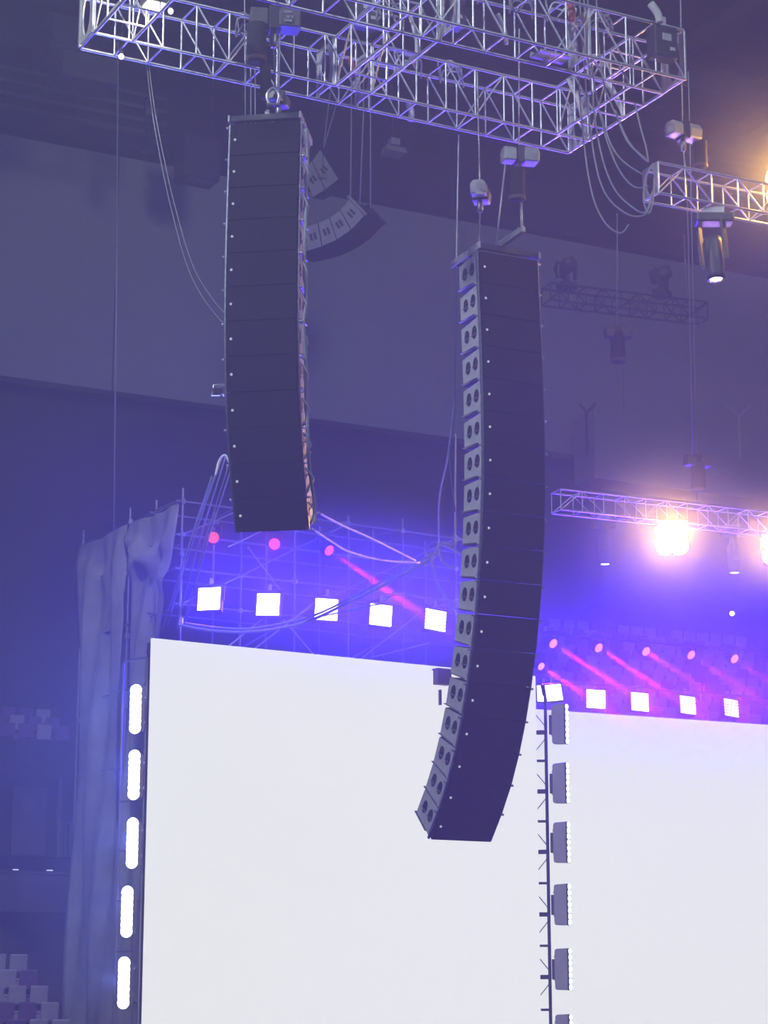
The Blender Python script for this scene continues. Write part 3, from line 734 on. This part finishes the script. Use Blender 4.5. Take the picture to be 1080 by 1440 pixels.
# ------------------------------------------------------------------ stage lamps
def panel_light(label, p, facing, size=0.46, rows=6, fill=0.9, power=P_PANEL, col=C_PANEL, group='square panel lights over the screens', tilt=-0.12, roll=0.0):
    """square LED panel lamp; facing = horizontal direction it shines"""
    f = Vector(facing).normalized(); x = Vector((-f.y, f.x, 0)); R = frame(x, -f, ZV) @ Matrix.Rotation(tilt, 3, 'X') @ Matrix.Rotation(roll, 3, 'Y')
    t = thing('led_panel_light', label, 'stage light', p, R, group)
    place('housing', box_me(size + 0.05, 0.16, size + 0.05, LAMPBODY, 0.015), t, T(0, 0.09, 0))
    h = size / rows
    for i in range(rows):
        place('led_row', box_me(size, 0.02, h * fill, E_PANEL, 0.008), t, T(0, 0, -size / 2 + h * (i + 0.5)))
    for s in (-1, 1): place('yoke_arm', box_me(0.02, 0.05, size * 0.75, DARKSTEEL), t, T(s * (size / 2 + 0.045), 0.1, size * 0.32))
    place('yoke_bar', box_me(size + 0.1, 0.05, 0.03, DARKSTEEL), t, T(0, 0.1, size * 0.70))
    place('clamp', box_me(0.07, 0.08, 0.14, ALU, 0.01), t, T(0, 0.1, size * 0.84))
    if power: light(t, 'SPOT', 'panel_beam', Vector(p) + f * 0.12, Vector(p) + f * 5 - ZV * 0.6, col, power, 165, 0.6, 0.22)
    return t
def beam_head(label, p, aim, lens, power, col, group, r=0.105, angle=4.0, drop=0.32):
    """moving head: base under the tube, yoke, round head with glowing lens"""
    p = Vector(p); a = (Vector(aim) - p).normalized()
    t = thing('beam_light', label, 'stage light', p, None, group)
    q = (-a).to_track_quat('Z', 'Y').to_matrix()
    H = Matrix.Translation(p) @ q.to_4x4()
    hd = place('head', lathe_me([(r * 1.15, 0.0), (r * 1.25, 0.03), (r * 1.25, 0.14), (r * 0.95, 0.24), (r * 0.5, 0.27)], LAMPBODY, 16), t, H, local=False)
    place('lens', lathe_me([(r, -0.012), (r * 1.02, 0.004)], lens, 18), hd, T(0, 0, 0))
    place('yoke', box_me(r * 3.0, 0.06, 0.04, LAMPBODY, 0.01), t, Matrix.Translation(p + ZV * (drop - 0.08) - a * 0.1), local=False)
    for s in (-1, 1): place('yoke_arm', box_me(0.03, 0.07, drop - 0.05, LAMPBODY, 0.008), t, Matrix.Translation(p - a * 0.1 + Vector((s * r * 1.42, 0, (drop - 0.1) / 2))), local=False)
    place('base', box_me(0.2, 0.16, 0.07, LAMPGREY, 0.015), t, Matrix.Translation(p + ZV * (drop - 0.02) - a * 0.1), local=False)
    if power: light(t, 'SPOT', 'beam', p + a * 0.03, p + a * 10, col, power, angle, 0.25, 0.05)
    return t

# smoke clouds added to keep the lamp halos local and saturated
def smoke(label, c, d, half, density):
    m = bpy.data.materials.new('halo_smoke'); m.use_nodes = True
    nt = m.node_tree; nt.nodes.clear()
    s = nt.nodes.new('ShaderNodeVolumeScatter'); o = nt.nodes.new('ShaderNodeOutputMaterial')
    s.inputs['Color'].default_value = (0.95, 0.95, 1, 1); s.inputs['Density'].default_value = density; s.inputs['Anisotropy'].default_value = 0.1
    # density fades smoothly to nothing at the rim of the cloud
    tc = nt.nodes.new('ShaderNodeTexCoord'); ln = nt.nodes.new('ShaderNodeVectorMath'); ln.operation = 'LENGTH'
    mr = nt.nodes.new('ShaderNodeMapRange'); mr.interpolation_type = 'SMOOTHSTEP'
    mr.inputs['From Min'].default_value = 1.0; mr.inputs['From Max'].default_value = 0.0
    mr.inputs['To Min'].default_value = 0.0; mr.inputs['To Max'].default_value = density
    nt.links.new(tc.outputs['Object'], ln.inputs[0]); nt.links.new(ln.outputs['Value'], mr.inputs['Value'])
    nt.links.new(mr.outputs['Result'], s.inputs['Density'])
    nt.links.new(s.outputs[0], o.inputs['Volume'])
    bm = bmesh.new(); bmesh.ops.create_icosphere(bm, subdivisions=3, radius=1.0)
    me = bm_mesh('smoke_cloud', bm, m, True)
    ob = place('halo_smoke', me, None, Matrix.Translation(c) @ frame(d, Vector((-d.y, d.x, 0)), ZV).to_4x4() @ Matrix.Diagonal((*half, 1)))
    tag(ob, label, 'smoke', kind='stuff')
smoke('added smoke cloud concentrating the violet halo above the left screen', PY(510, 838, 44.2), SD, (5.9, 2.3, 2.6), SMOKE_DENSITY * 1.7)
smoke('added smoke cloud concentrating the violet halo above the right screen', PY(880, 875, 51.5), S2D, (10, 4.0, 5.8), SMOKE_DENSITY * 1.7)
smoke('added smoke cloud catching the blue glow left of the left screen', PY(60, 1000, 42.5), Vector((1, 0, 0)), (5.5, 3.0, 11), SMOKE_DENSITY * 0.3)
smoke('added smoke puff for the amber halo of the warm blinder over the right screen', PY(945, 760, 46.2), S2D, (3.0, 1.6, 2.7), SMOKE_DENSITY * 1.8)
smoke('added smoke puff for the amber halo of the warm lamp at upper right', PY(1108, 275, 33.0), S2D, (3.2, 1.8, 2.9), SMOKE_DENSITY * 1.4)
smoke('added smoke puff for the amber halo of the blinder cut by the right edge', PY(1098, 775, 47.2), S2D, (2.2, 1.4, 2.1), SMOKE_DENSITY * 1.6)
fr = -SB
pl_u = [(294, 842), (377, 850), (459, 857), (535.5, 865), (612.5, 872)]
whL = ['farthest left above the left screen', 'second from the left above the left screen', 'third from the left above the left screen',
       'fourth from the left above the left screen', 'beside the right array above the left screen']
PLN = Q0 - SB * 0.35
for i, (u, v) in enumerate(pl_u):
    p = PP(u, v, PLN, SB)
    f = Vector((-0.25 + 0.16 * i, -1, 0))
    panel_light('square white LED panel light, ' + whL[i], p, f, 0.475, 6, (0.95, 0.95, 0.9, 0.84, 0.72)[i], P_PANEL, C_PANEL, roll=0.03 * i)
wr_ = [(300, 756), (386, 765), (463, 774)]
AIMR = [(700, 1100), (640, 905), (548, 836)]
for i, (u, v) in enumerate(wr_):
    p = PP(u, v, PLN, SB); aim = p + (CAM - p).normalized() + RT * 0.9 - UP * 0.62
    beam_head('red glowing moving light ' + ['left of the left array foot', 'under the left array foot', 'just right of the left array foot'][i] + ' on the scaffold', p, aim if i == 2 else p + Vector((-0.05, -2, -0.45)), E_RED, P_RED if i == 2 else 260, C_RED, 'red lamps over the left screen', 0.115, 3.4 if i == 2 else 40)
# right hand rows
RPL = R0 + S2B * 0.9
ru = [(838, 983), (900, 987), (967.5, 991.5), (1028.5, 995.5)]
for i, (u, v) in enumerate(ru):
    p = PP(u, v, RPL, S2B)
    f = Vector((0.15 + 0.22 * i, -1, 0)) if i < 3 else Vector((0.72, -1, 0))
    panel_light('square white LED panel light, ' + ['first right of the right array over the right screen', 'second over the right screen', 'third over the right screen', 'striped last one over the right screen'][i], p, f, 0.45, 6, (0.95, 0.9, 0.7, 0.58)[i], P_PANEL_R, C_PANEL_R, roll=0.05)
for i, (u, v, Y) in enumerate(((766.5, 975.5, 48.5), (779, 974, 47.5))):
    panel_light('square white LED panel light atop the lamp tower, ' + ['left of the pair', 'right of the pair'][i], PY(u, v, Y), Vector((0.25, -1, 0)), 0.36, 6, 0.95, P_PANEL * 1.2, C_PANEL_R, 'pair of panel lights on the tower', -0.1, -0.12 * i)
rr = [(778, 905), (842, 911), (908.5, 916), (972, 921), (1033, 926.5)]
for i, (u, v) in enumerate(rr):
    p = PP(u, v, RPL, S2B)
    aim = p + (CAM - p).normalized() + RT * 0.85 - UP * 0.56
    beam_head('pink glowing beam light over the right screen, ' + ['nearest the right array', 'second from the right array', 'middle one', 'second from the right edge', 'nearest the right edge'][i], p, aim, E_REDR, P_RED * (0.8 if i < 2 else 0.4), C_RED, 'pink lamps over the right screen', 0.115, 4.0)
p = PY(761, 937, 50.5)
beam_head('magenta beam light half hidden by the right edge of the right array', p, p + (CAM - p).normalized() + RT * 0.85 - UP * 0.56, E_REDR, P_RED * 0.8, C_RED, 'pink lamps over the right screen', 0.09, 4.6)
# pipes the right rows hang from
t = thing('lamp_bar', 'thin pipe carrying the pink beam lights over the right screen', 'pipe', PP(770, 888, RPL, S2B))
pa = PP(745, 889, RPL, S2B); tube(t, 'pipe', pa, pa + S2D * 8.5, 0.025, DARKSTEEL)
t = thing('lamp_bar', 'thin pipe carrying the panel lights over the right screen', 'pipe', PP(770, 962, RPL, S2B))
pa = PP(745, 957, RPL, S2B); tube(t, 'pipe', pa, pa + S2D * 8.5, 0.025, DARKSTEEL)

def bar_light(label, p, facing, L=0.86, n=7, power=0, col=C_BAR, aim=None, group=None, angle=120, lens_r=0.062):
    f = Vector(facing).normalized(); x = Vector((-f.y, f.x, 0)); R = frame(x, -f, ZV)
    t = thing('led_bar_light', label, 'stage light', p, R, group)
    place('housing', prism_me([(0.0, -L / 2), (0.27, -L / 2 + 0.01), (0.30, -L / 2 + 0.05), (0.30, L / 2 - 0.05), (0.27, L / 2 - 0.01), (0.0, L / 2)], 0.17, BARGREY, 0.01), t)
    place('front_bezel', box_me(0.17, 0.03, L, LAMPBODY, 0.012), t, T(0, 0.0, 0))
    for i in range(n):
        place('lens', lathe_me([(lens_r, -0.03), (lens_r * 0.9, 0.0), (lens_r * 0.3, 0.022)], E_BAR, 14), t, Matrix.Translation((0, -0.03, -L / 2 + L * (i + 0.5) / n)) @ Matrix.Rotation(math.pi / 2, 4, 'X'))
    place('mount_plate', box_me(0.12, 0.08, 0.42, DARKSTEEL, 0.01), t, T(0, 0.34, 0))
    for s in (-1, 1): place('mount_knob', lathe_me([(0.03, 0), (0.035, 0.04), (0.02, 0.06)], PIN, 10), t, Matrix.Translation((0.06, 0.34, s * 0.24)))
    if power: light(t, 'SPOT', 'bar_beam', Vector(p) + f * 0.15, Vector(p) + Vector(aim), col, power, angle, 0.7, 0.2)
    return t
lb = [(190.5, 997), (188.5, 1089.5), (186, 1185.5), (178.5, 1282), (174, 1382)]
tower = thing('lamp_tower', 'slim steel pole beside the left edge of the left screen', 'tower', PY(206, 1000, 42.2) * 1.0)
pt = PY(207, 925, 42.25); pb_ = Vector((pt.x, pt.y, 0)); tube(tower, 'pole', pb_, pt, 0.03, STEEL); tube(tower, 'top_arm', pt, pt + Vector((-0.45, 0.1, -0.05)), 0.022, STEEL)
tube(tower, 'back_pole', pb_ + Vector((-0.5, 0.35, 0)), pt + Vector((-0.5, 0.35, -0.05)), 0.026, STEEL)
for k in range(9): tube(tower, 'rung', pb_ + ZV * (0.6 + 0.95 * k), pb_ + Vector((-0.5, 0.35, 0.6 + 0.95 * k)), 0.02, STEEL)
for i, (u, v) in enumerate(lb):
    p = PY(u, v, 41.75)
    bar_light('glowing upright LED bar light left of the left screen, ' + ['topmost', 'second from the top', 'middle one', 'second from the bottom', 'lowest'][i], p, Vector((-0.22, -1, 0)),
              0.84, 7, P_BAR_L, C_BAR, Vector((-2.2, -1.8, 1.3)), 'bar lights left of the left screen', 168, 0.12)  # lenses oversized here, so the bloom is put into their shape
rbv = [1018, 1101, 1184.5, 1272, 1363, 1456]
TP0 = PY(767, 1000, 46.9)
tower = thing('lamp_tower', 'steel ladder tower between the two screens carrying bar lights', 'tower', Vector((TP0.x, TP0.y, 0)))
tube(tower, 'pole', Vector((TP0.x, TP0.y, 0)), TP0 + ZV * 0.35, 0.035, DARKSTEEL)
tl = S1 + SD * 0.06 + SB * 0.12
tube(tower, 'rear_pole', Vector((tl.x, tl.y, 0)), Vector((tl.x, tl.y, TP0.z + 0.2)), 0.03, DARKSTEEL)
zr = TP0.z
k = 0
for v in (1030, 1070, 1113, 1155, 1198, 1242, 1286, 1330, 1374, 1420):
    z = PY(767, v, 46.9).z; a = Vector((TP0.x, TP0.y, z)); b = Vector((tl.x, tl.y, z))
    place('rung', box_me((b - a).length, 0.07, 0.05 if k % 2 else 0.09, DARKSTEEL, 0.008), tower, Matrix.Translation((a + b) / 2) @ frame((b - a).normalized(), Vector((-(b - a).normalized().y, (b - a).normalized().x, 0)), ZV).to_4x4(), local=False)
    if k % 2 == 0:
        tube(tower, 'brace', a + ZV * 0.12, b + ZV * 0.42, 0.011, DARKSTEEL, 6); tube(tower, 'brace', a - ZV * 0.12, b - ZV * 0.42, 0.011, DARKSTEEL, 6)
    k += 1
for i, v in enumerate(rbv):
    p = PY(796 + 1.2 * i, v, 46.6)
    bar_light('upright LED bar light on the tower between the screens, ' + ['topmost', 'second from the top', 'third from the top', 'third from the bottom', 'second from the bottom', 'lowest, cut by the frame'][i], p, Vector((1.0, -0.55, 0)), 0.86, 7, P_BAR_R, C_BAR, Vector((3, -2, 0)), 'bar lights on the tower', 120, 0.06)
# small dark box on the left screen
t = thing('bracket_box', 'small dark box fixed at the upper edge of the left screen beside the array', 'box', PP(622, 953, S0 - SB * 0.15, SB), SROT)
place('case', box_me(0.34, 0.2, 0.30, mat('brown_black_case', (0.07, 0.05, 0.06), 0.6), 0.012), t); place('top_plate', box_me(0.38, 0.22, 0.03, DARKSTEEL), t, T(0, 0, 0.165)); place('lower_bracket', box_me(0.05, 0.05, 0.32, DARKSTEEL), t, T(-0.06, 0, -0.42))

# warm blinders
def blinder(label, p, facing, power, group):
    f = Vector(facing).normalized(); x = Vector((-f.y, f.x, 0)); R = frame(x, -f, ZV) @ Matrix.Rotation(0.15, 3, 'X')
    t = thing('blinder_light', label, 'stage light', p, R, group)
    place('housing', box_me(0.66, 0.2, 0.66, LAMPBODY, 0.02), t, T(0, 0.13, 0))
    for a in (-1, 1):
        for b in (-1, 1):
            place('reflector', lathe_me([(0.19, -0.03), (0.2, 0.0), (0.10, 0.03)], E_WARM, 20), t, Matrix.Translation((a * 0.15, 0.0, b * 0.15)) @ Matrix.Rotation(-math.pi / 2, 4, 'X'))  # glowing discs enlarged until they overlap, standing in for bloom
    place('yoke_bar', box_me(0.74, 0.05, 0.03, DARKSTEEL), t, T(0, 0.13, 0.42))
    for s in (-1, 1): place('yoke_arm', box_me(0.02, 0.06, 0.45, DARKSTEEL), t, T(s * 0.36, 0.13, 0.22))
    if power: light(t, 'SPOT', 'warm_beam', Vector(p) + f * 0.25, Vector(p) + f * 5, C_WARM, power, 170, 0.6, 0.25)
    return t
blinder('glowing warm yellow blinder lamp under the truss over the right screen', PY(945, 758, 46.4), (-0.1, -1, 0), P_WARM, 'warm blinders')
blinder('warm yellow blinder lamp cut by the right edge below the truss', PY(1094, 772, 47.5), (-0.1, -1, 0), P_WARM * 0.9, 'warm blinders')
blinder('warm yellow blinder lamp on the small truss at the right edge', PY(1108, 262, 33.4), (-0.2, -1, 0), P_WARM * 0.42, 'warm blinders')

# profile spots
def profile_spot(label, p, aim, s, power, col, lens, angle=8, hang=True, group='hanging spot lamps'):
    """p = lens centre, body rises opposite to the aim"""
    p = Vector(p); a = (Vector(aim) - p).normalized(); q = (-a).to_track_quat('Z', 'X').to_matrix().to_4x4(); H = Matrix.Translation(p) @ q
    t = thing('profile_spot', label, 'stage light', p, None, group)
    b = place('barrel', lathe_me([(0.125 * s, 0.0), (0.145 * s, 0.02 * s), (0.135 * s, 0.12 * s), (0.16 * s, 0.2 * s), (0.17 * s, 0.62 * s), (0.13 * s, 0.72 * s)], LAMPGREY, 18), t, H, local=False)
    place('lens', lathe_me([(0.105 * s, -0.006), (0.11 * s, 0.002)], lens, 20), b)
    place('lens_rim', lathe_me([(0.11 * s, -0.012), (0.145 * s, -0.012), (0.15 * s, 0.03 * s)], LAMPBODY, 20, False), b)
    if hang:
        for sx in (-1, 1): place('yoke_arm', box_me(0.05 * s, 0.12 * s, 0.72 * s, LAMPGREY, 0.015), t, H @ T(sx * 0.24 * s, 0, 0.62 * s), local=False)
        top = Matrix.Translation(p + ZV * 1.02 * s)
        place('base', box_me(0.62 * s, 0.34 * s, 0.16 * s, LAMPGREY, 0.03), t, top, local=False)
        place('clamp', box_me(0.34 * s, 0.06, 0.16, ALU, 0.01), t, Matrix.Translation(p + ZV * 1.16 * s), local=False)
    if power: light(t, 'SPOT', 'spot_beam', p + a * 0.02, p + a * 10, col, power, angle, 0.4, 0.08)
    return t
profile_spot('grey profile spot with white lens hanging from the right truss', PY(1007, 392, 32.2), PY(1007, 392, 32.2) + Vector((0.05, -0.05, -1)), 0.95, 60, (1, .95, 1), E_SPOT)
profile_spot('distant white downlight spot right of the right array', PY(851, 793, 54), PY(851, 793, 54) + Vector((0, -0.02, -1)), 1.0, 2600, (.9, .85, 1), E_SPOT, 5)
profile_spot('distant white downlight spot near the right edge', PY(1033, 805, 54), PY(1033, 805, 54) + Vector((0, -0.02, -1)), 1.0, 2600, (.9, .85, 1), E_SPOT, 5)
for (u, v, Y, wh) in ((1029.5, 863, 56, 'right of the pink lamps'),):
    t = thing('small_lamp', 'tiny white lamp on the stand ' + wh, 'lamp', PY(u, v, Y)); place('bulb', lathe_me([(0.01, -0.06), (0.06, -0.03), (0.07, 0.02), (0.03, 0.06)], E_SPOT, 12), t); place('socket', box_me(0.1, 0.1, 0.08, LAMPBODY, 0.01), t, T(0, 0, 0.1))
# dark moving heads on the distant truss
def parked_head(label, p, ang):
    t = thing('moving_head', label, 'stage light', p, Matrix.Rotation(ang, 3, 'Z'), 'parked moving heads')
    place('base', box_me(0.42, 0.36, 0.18, DARKSTEEL, 0.02), t, T(0, 0, 0.09)); place('yoke', box_me(0.12, 0.12, 0.2, DARKSTEEL, 0.01), t, T(0, 0, 0.26))
    for s in (-1, 1): place('yoke_arm', box_me(0.06, 0.14, 0.42, DARKSTEEL, 0.02), t, T(s * 0.24, 0, 0.5))
    place('head', lathe_me([(0.13, -0.3), (0.19, -0.25), (0.19, 0.1), (0.14, 0.25)], DARKSTEEL, 16), t, Matrix.Translation((0, 0, 0.6)) @ Matrix.Rotation(1.2, 4, 'X') @ Matrix.Rotation(0.4, 4, 'Y'))
parked_head('dark moving head standing on the distant truss beside the right array', PY(797, 408, 50.4), 0.4)
parked_head('dark boxy moving head standing on the right part of the distant truss', PY(931, 418, 51.6), 1.0)

# ------------------------------------------------------------------ ropes around the scaffold
YR = 43.0
for i, (a, b) in enumerate((((312, 645), (236, 880)), ((318, 640), (248, 884)), ((321, 655), (258, 878)), ((325, 660), (262, 872)), ((305, 660), (228, 886)), ((298, 670), (240, 860)))):
    cable('guy_rope', [PY(*a, 40), PY((a[0] + b[0]) / 2 - 3, (a[1] + b[1]) / 2, 41.5), PY(*b, YR)], 0.018 if i % 2 else 0.012, ROPE,
          ['second from the left', 'third from the right', 'second from the right', 'rightmost', 'leftmost', 'third from the left'][i] + ' rope of the fan between left array and left screen', 'rope', 'fan of ropes by the left array')
cable('rope_loop', [PY(303, 668, 39.9), PY(308, 648, 39.9), PY(316, 640, 39.9), PY(322, 650, 39.9)], 0.022, WIRE, 'curved rope sheave where the fan of ropes begins', 'rope')
cable('feeder_cable', [PY(u, v, 43.4) for u, v in ((250, 878), (290, 886), (340, 889), (390, 884), (440, 871), (500, 842), (560, 812), (612, 782))], 0.03, ROPE, 'thick feeder cable sagging in front of the panel lights, lower one')
cable('feeder_cable', [PY(u, v, 43.4) for u, v in ((258, 876), (300, 882), (350, 884), (400, 876), (450, 862), (510, 832), (570, 800), (614, 776))], 0.022, ROPE, 'feeder cable sagging in front of the panel lights, upper one')
cable('feeder_cable', [PY(u, v, 43.4) for u, v in ((455, 866), (520, 852), (540, 845), (590, 800), (616, 778))], 0.016, ROPE, 'thin feeder cable in front of the third panel light')
cable('taut_line', [PY(448, 721, 36), PY(480, 738, 38), (PY(524, 758, 40)), PY(584, 788, 43)], 0.022, mat('pale_line', (0.75, 0.7, 0.8), 0.5), 'pale line from the foot of the left array to the rope knot, upper one', 'rope')  # one even pale colour for both lines
cable('taut_line', [PY(440, 744, 36), PY(470, 764, 38), PY(492, 776, 40), PY(540, 788, 42), PY(590, 791, 43)], 0.022, MATS['pale_line'], 'pale line from the foot of the left array to the rope knot, lower one', 'rope')
for i, p in enumerate((((617, 764), (636, 772), (648, 780)), ((615, 762), (622, 790), (640, 798)), ((606, 778), (612, 815), (640, 862)), ((598, 775), (606, 782), (618, 764)), ((622, 762), (635, 766), (646, 756)))):
    cable('knotted_rope', [PY(u, v, 42.5) for u, v in p], 0.022, ROPE, 'short rope end of the knot left of the right array, ' + ['running right', 'hanging under the knot', 'running down beside the array', 'the looped one', 'the upward curling one'][i], 'rope', 'ropes of the knot')
cable('hanging_rope', [PY(617, 762, 42), PY(618, 700, 41), PY(630, 640, 40), PY(640, 560, 39)], 0.018, ROPE, 'rope rising from the knot along the left of the right array', 'rope')
cable('hanging_rope', [PY(640, 770, 42), PY(640, 690, 42), PY(641, 610, 42)], 0.018, ROPE, 'straight rope close to the lower left of the right array', 'rope')
# bracket with clamps on the left array's left side
t = thing('camera_bracket', 'small pale bracket with a device at the left side of the left array', 'bracket', PY(309, 548, 30.9))
tube(t, 'arm', PY(301, 542, 30.9), PY(317, 541, 30.9), 0.02, PIN); tube(t, 'post', PY(301, 542, 30.9), PY(300, 552, 30.9), 0.02, PIN)
place('device', box_me(0.14, 0.1, 0.09, LAMPBODY, 0.01), t, Matrix.Translation(PY(306, 551, 30.9)), local=False); place('foot', box_me(0.13, 0.06, 0.03, PIN, 0.004), t, Matrix.Translation(PY(303, 555, 30.9)), local=False)

# ================================================================== STANDS AND SEATS
def seat_mesh(m):
    bm = bmesh.new()
    def rb(sx, sy, sz, loc, bev, rx=0):
        r = bmesh.ops.create_cube(bm, size=1.0); vv = r['verts']
        bmesh.ops.scale(bm, vec=(sx, sy, sz), verts=vv)
        ed = [e for e in bm.edges if all(x in vv for x in e.verts)]
        r2 = bmesh.ops.bevel(bm, geom=ed, offset=bev, segments=2, profile=0.5, affect='EDGES')
        vv = [x for x in bm.verts if x.tag is False]
        bmesh.ops.rotate(bm, cent=(0, 0, 0), matrix=Matrix.Rotation(rx, 3, 'X'), verts=vv)
        bmesh.ops.translate(bm, vec=loc, verts=vv)
        for x in bm.verts: x.tag = True
    for x in bm.verts: x.tag = False
    rb(0.41, 0.07, 0.40, (0, 0.2, 0.56), 0.034, -0.18)
    rb(0.42, 0.38, 0.06, (0, 0.0, 0.37), 0.025, 0.1)
    rb(0.405, 0.05, 0.40, (0, 0.14, 0.2), 0.01)
    me = bm_mesh('arena_seat', bm, m)
    return me
SM = [seat_mesh(SEATA), seat_mesh(SEATB)]
NUM = ORD + ['nineteenth', 'twentieth', 'twenty-first', 'twenty-second', 'twenty-third', 'twenty-fourth']
def pixel(p):
    q = Vector(p) - CAM; z = q.dot(FW); return 540 + FPX * q.dot(RT) / z, 720 - FPX * q.dot(UP) / z
def seats(rows, rot, d, spacing, group, lab, seed, seen):
    """rows = [(start point on the step, count)]; seats hidden from the photograph are left out"""
    rg = random.Random(seed)
    for k, (p, n) in enumerate(rows):
        m = 0
        for i in range(n):
            c = 0 if rg.random() > 0.45 else 1
            q = p + d * (spacing * i)
            if not seen(*pixel(q + ZV * 0.72)): continue
            o = place('arena_seat', SM[c], None, Matrix.Translation(q) @ rot.to_4x4())
            tag(o, ('grey' if c == 0 else 'dark violet') + ' plastic seat, ' + NUM[m] + ' from the left in ' + lab(k), 'seat', group); m += 1
def stand(label, p, d, L, rows, rise, going, name='stand_steps'):
    """stepped concrete block: p = foot of the front riser at its left end, d = run"""
    bkd = Vector((-d.y, d.x, 0)); prof = [(0, -p.z)]
    for k in range(rows):
        prof += [(k * going, k * rise), ((k + 1) * going, k * rise)]
    prof += [(rows * going, -p.z)]
    me = prism_me([(round(y, 4), round(z, 4)) for y, z in prof], L, CONC)
    o = place(name, me, None, Matrix.Translation(p + d * L / 2) @ frame(d, bkd, ZV).to_4x4())
    return struct(o, label, 'stand')
rowname = ['lowest', 'second', 'third', 'fourth', 'fifth', 'sixth', 'seventh', 'eighth', 'ninth', 'tenth', 'eleventh', 'twelfth', 'thirteenth']
# lower left block: seat backs at v 1352..1442
def block(uv0, Y0, nrow, rise, going, L_left, n, spacing, label, group, labf, seed, x_end=None):
    p = PY(*uv0, Y0)                      # centre of the rightmost seat back in the lowest row
    st = p - AX * (spacing * (n - 1)) - ZV * 0.58 - BK * 0.2
    stand(label, st - AX * 1.0 - BK * 0.35, AX, spacing * n + 1.0 + L_left, nrow, rise, going)
    seats([(st + BK * (going * k) + ZV * (rise * k), n) for k in range(nrow)], ROTAX, AX, spacing, group, labf, seed, lambda u, v: u > -14 and v < 1442)
block((84, 1446, ), 48.0, 5, 0.36, 0.75, 0.1, 8, 0.5, 'concrete steps under the lower left seats', 'seats at lower left', lambda k: 'the %s lower left row' % rowname[k], 4)
block((86, 1031), 58.0, 3, 0.32, 0.8, 0.1, 8, 0.5, 'concrete steps under the upper left seats', 'seats at upper left', lambda k: 'the %s upper left row' % rowname[k], 8)
# wall with dark doorway between the two left blocks
wp = PY(40, 1120, 54.5)
o = place('wall_left', box_me(16, 0.3, 2.9, WALLDARK), None, Matrix.Translation(wp - AX * 6.7 + BK * 0.4) @ ROTAX.to_4x4()); struct(o, 'dark wall of the gangway between the left seat blocks', 'wall')
d1 = thing('door_1', 'dark gangway doorway in the left stand wall', 'door', PY(40, 1200, 54.3), ROTAX, kind='structure')
place('door_leaf', box_me(0.9, 0.06, 1.7, CONC, 0.02), d1, T(0, 0, 0.8)); place('door_post', box_me(0.1, 0.1, 2.0, DUCT, 0.01), d1, T(0.75, 0, 0.9)); place('door_pane', box_me(0.4, 0.02, 0.5, DUCT, 0.01), d1, T(-0.05, -0.05, 1.2))
t = thing('handrail', 'pale handrail at the gangway below the upper left seats', 'railing', PY(88, 1200, 53.6), ROTAX)
for k in range(3): place('rail_post', box_me(0.04, 0.04, 0.75, DUCT), t, T(-0.05 + 0.11 * k, 0, 0.35))
place('top_rail', box_me(0.5, 0.05, 0.05, DUCT), t, T(0.05, 0, 0.74))
t = thing('balustrade', 'long concrete parapet under the left gangway doorway', 'parapet', PY(30, 1250, 52.5), ROTAX)
place('parapet_wall', box_me(12, 0.2, 0.9, CONC, 0.02), t, T(-4.7, 0, -0.1)); place('cap_rail', box_me(12, 0.26, 0.06, DUCT, 0.01), t, T(-4.7, 0, 0.38))
for (u, v, wh) in ((22, 1223, 'left one'), (70, 1224, 'right one')):
    t = thing('step_light', 'thin white step light on the left parapet, ' + wh, 'light', PY(u, v, 52.2), ROTAX); place('strip', box_me(0.15, 0.03, 0.025, E_SIGN, 0.006), t); place('holder', box_me(0.2, 0.04, 0.04, LAMPBODY), t, T(0, 0.03, 0.02))
# right stand behind the stage
PR0 = PY(792, 1006, 60.0)
nR = 24; st = PR0 - ZV * 0.58
stand('concrete steps of the right stand behind the stage', st - AX * 4 - BK * 0.35, AX, 26, 11, 0.36, 0.5)
seats([(st + BK * (0.5 * k) + ZV * (0.36 * k) + AX * 0.0, 21) for k in range(11)], ROTAX, AX, 0.5, 'seats of the right stand', lambda k: 'the %s right stand row' % rowname[k], 21, lambda u, v: 765 < u < 1090 and v < 998 + 0.067 * (u - 795))
# parapet band and upper ledge on the right
pz = on_wall(1000, 690).z
o = place('trim_2', box_me(60, 1.2, 2.2, WALL), None, Matrix.Translation(Vector((on_wall(960, 665).x, on_wall(960, 665).y, on_wall(960, 668).z)) - BK * 1.4 + AX * 25.2) @ ROTAX.to_4x4()); struct(o, 'pale gallery parapet over the right stand', 'parapet')
# Y shaped masts on the gallery
for (ub, vb, uf, vf, ul, vl, ur, vr, wh, m) in ((1041, 637, 1039, 585, 1018, 568, 1055, 570, 'near the right edge', LIGHTGREY), (826, 634, 825, 580, 815, 568, 838, 567, 'right of the right array', DUCT)):
    Ym = 66.0; t = thing('forked_mast', 'Y-shaped forked mast on the far gallery, ' + wh, 'mast', PY(ub, vb, Ym))
    tube(t, 'post', PY(ub, vb + 6, Ym), PY(uf, vf, Ym), 0.05, m); tube(t, 'fork_arm', PY(uf, vf, Ym), PY(ul, vl, Ym), 0.04, m); tube(t, 'fork_arm', PY(uf, vf, Ym), PY(ur, vr, Ym), 0.045, m)
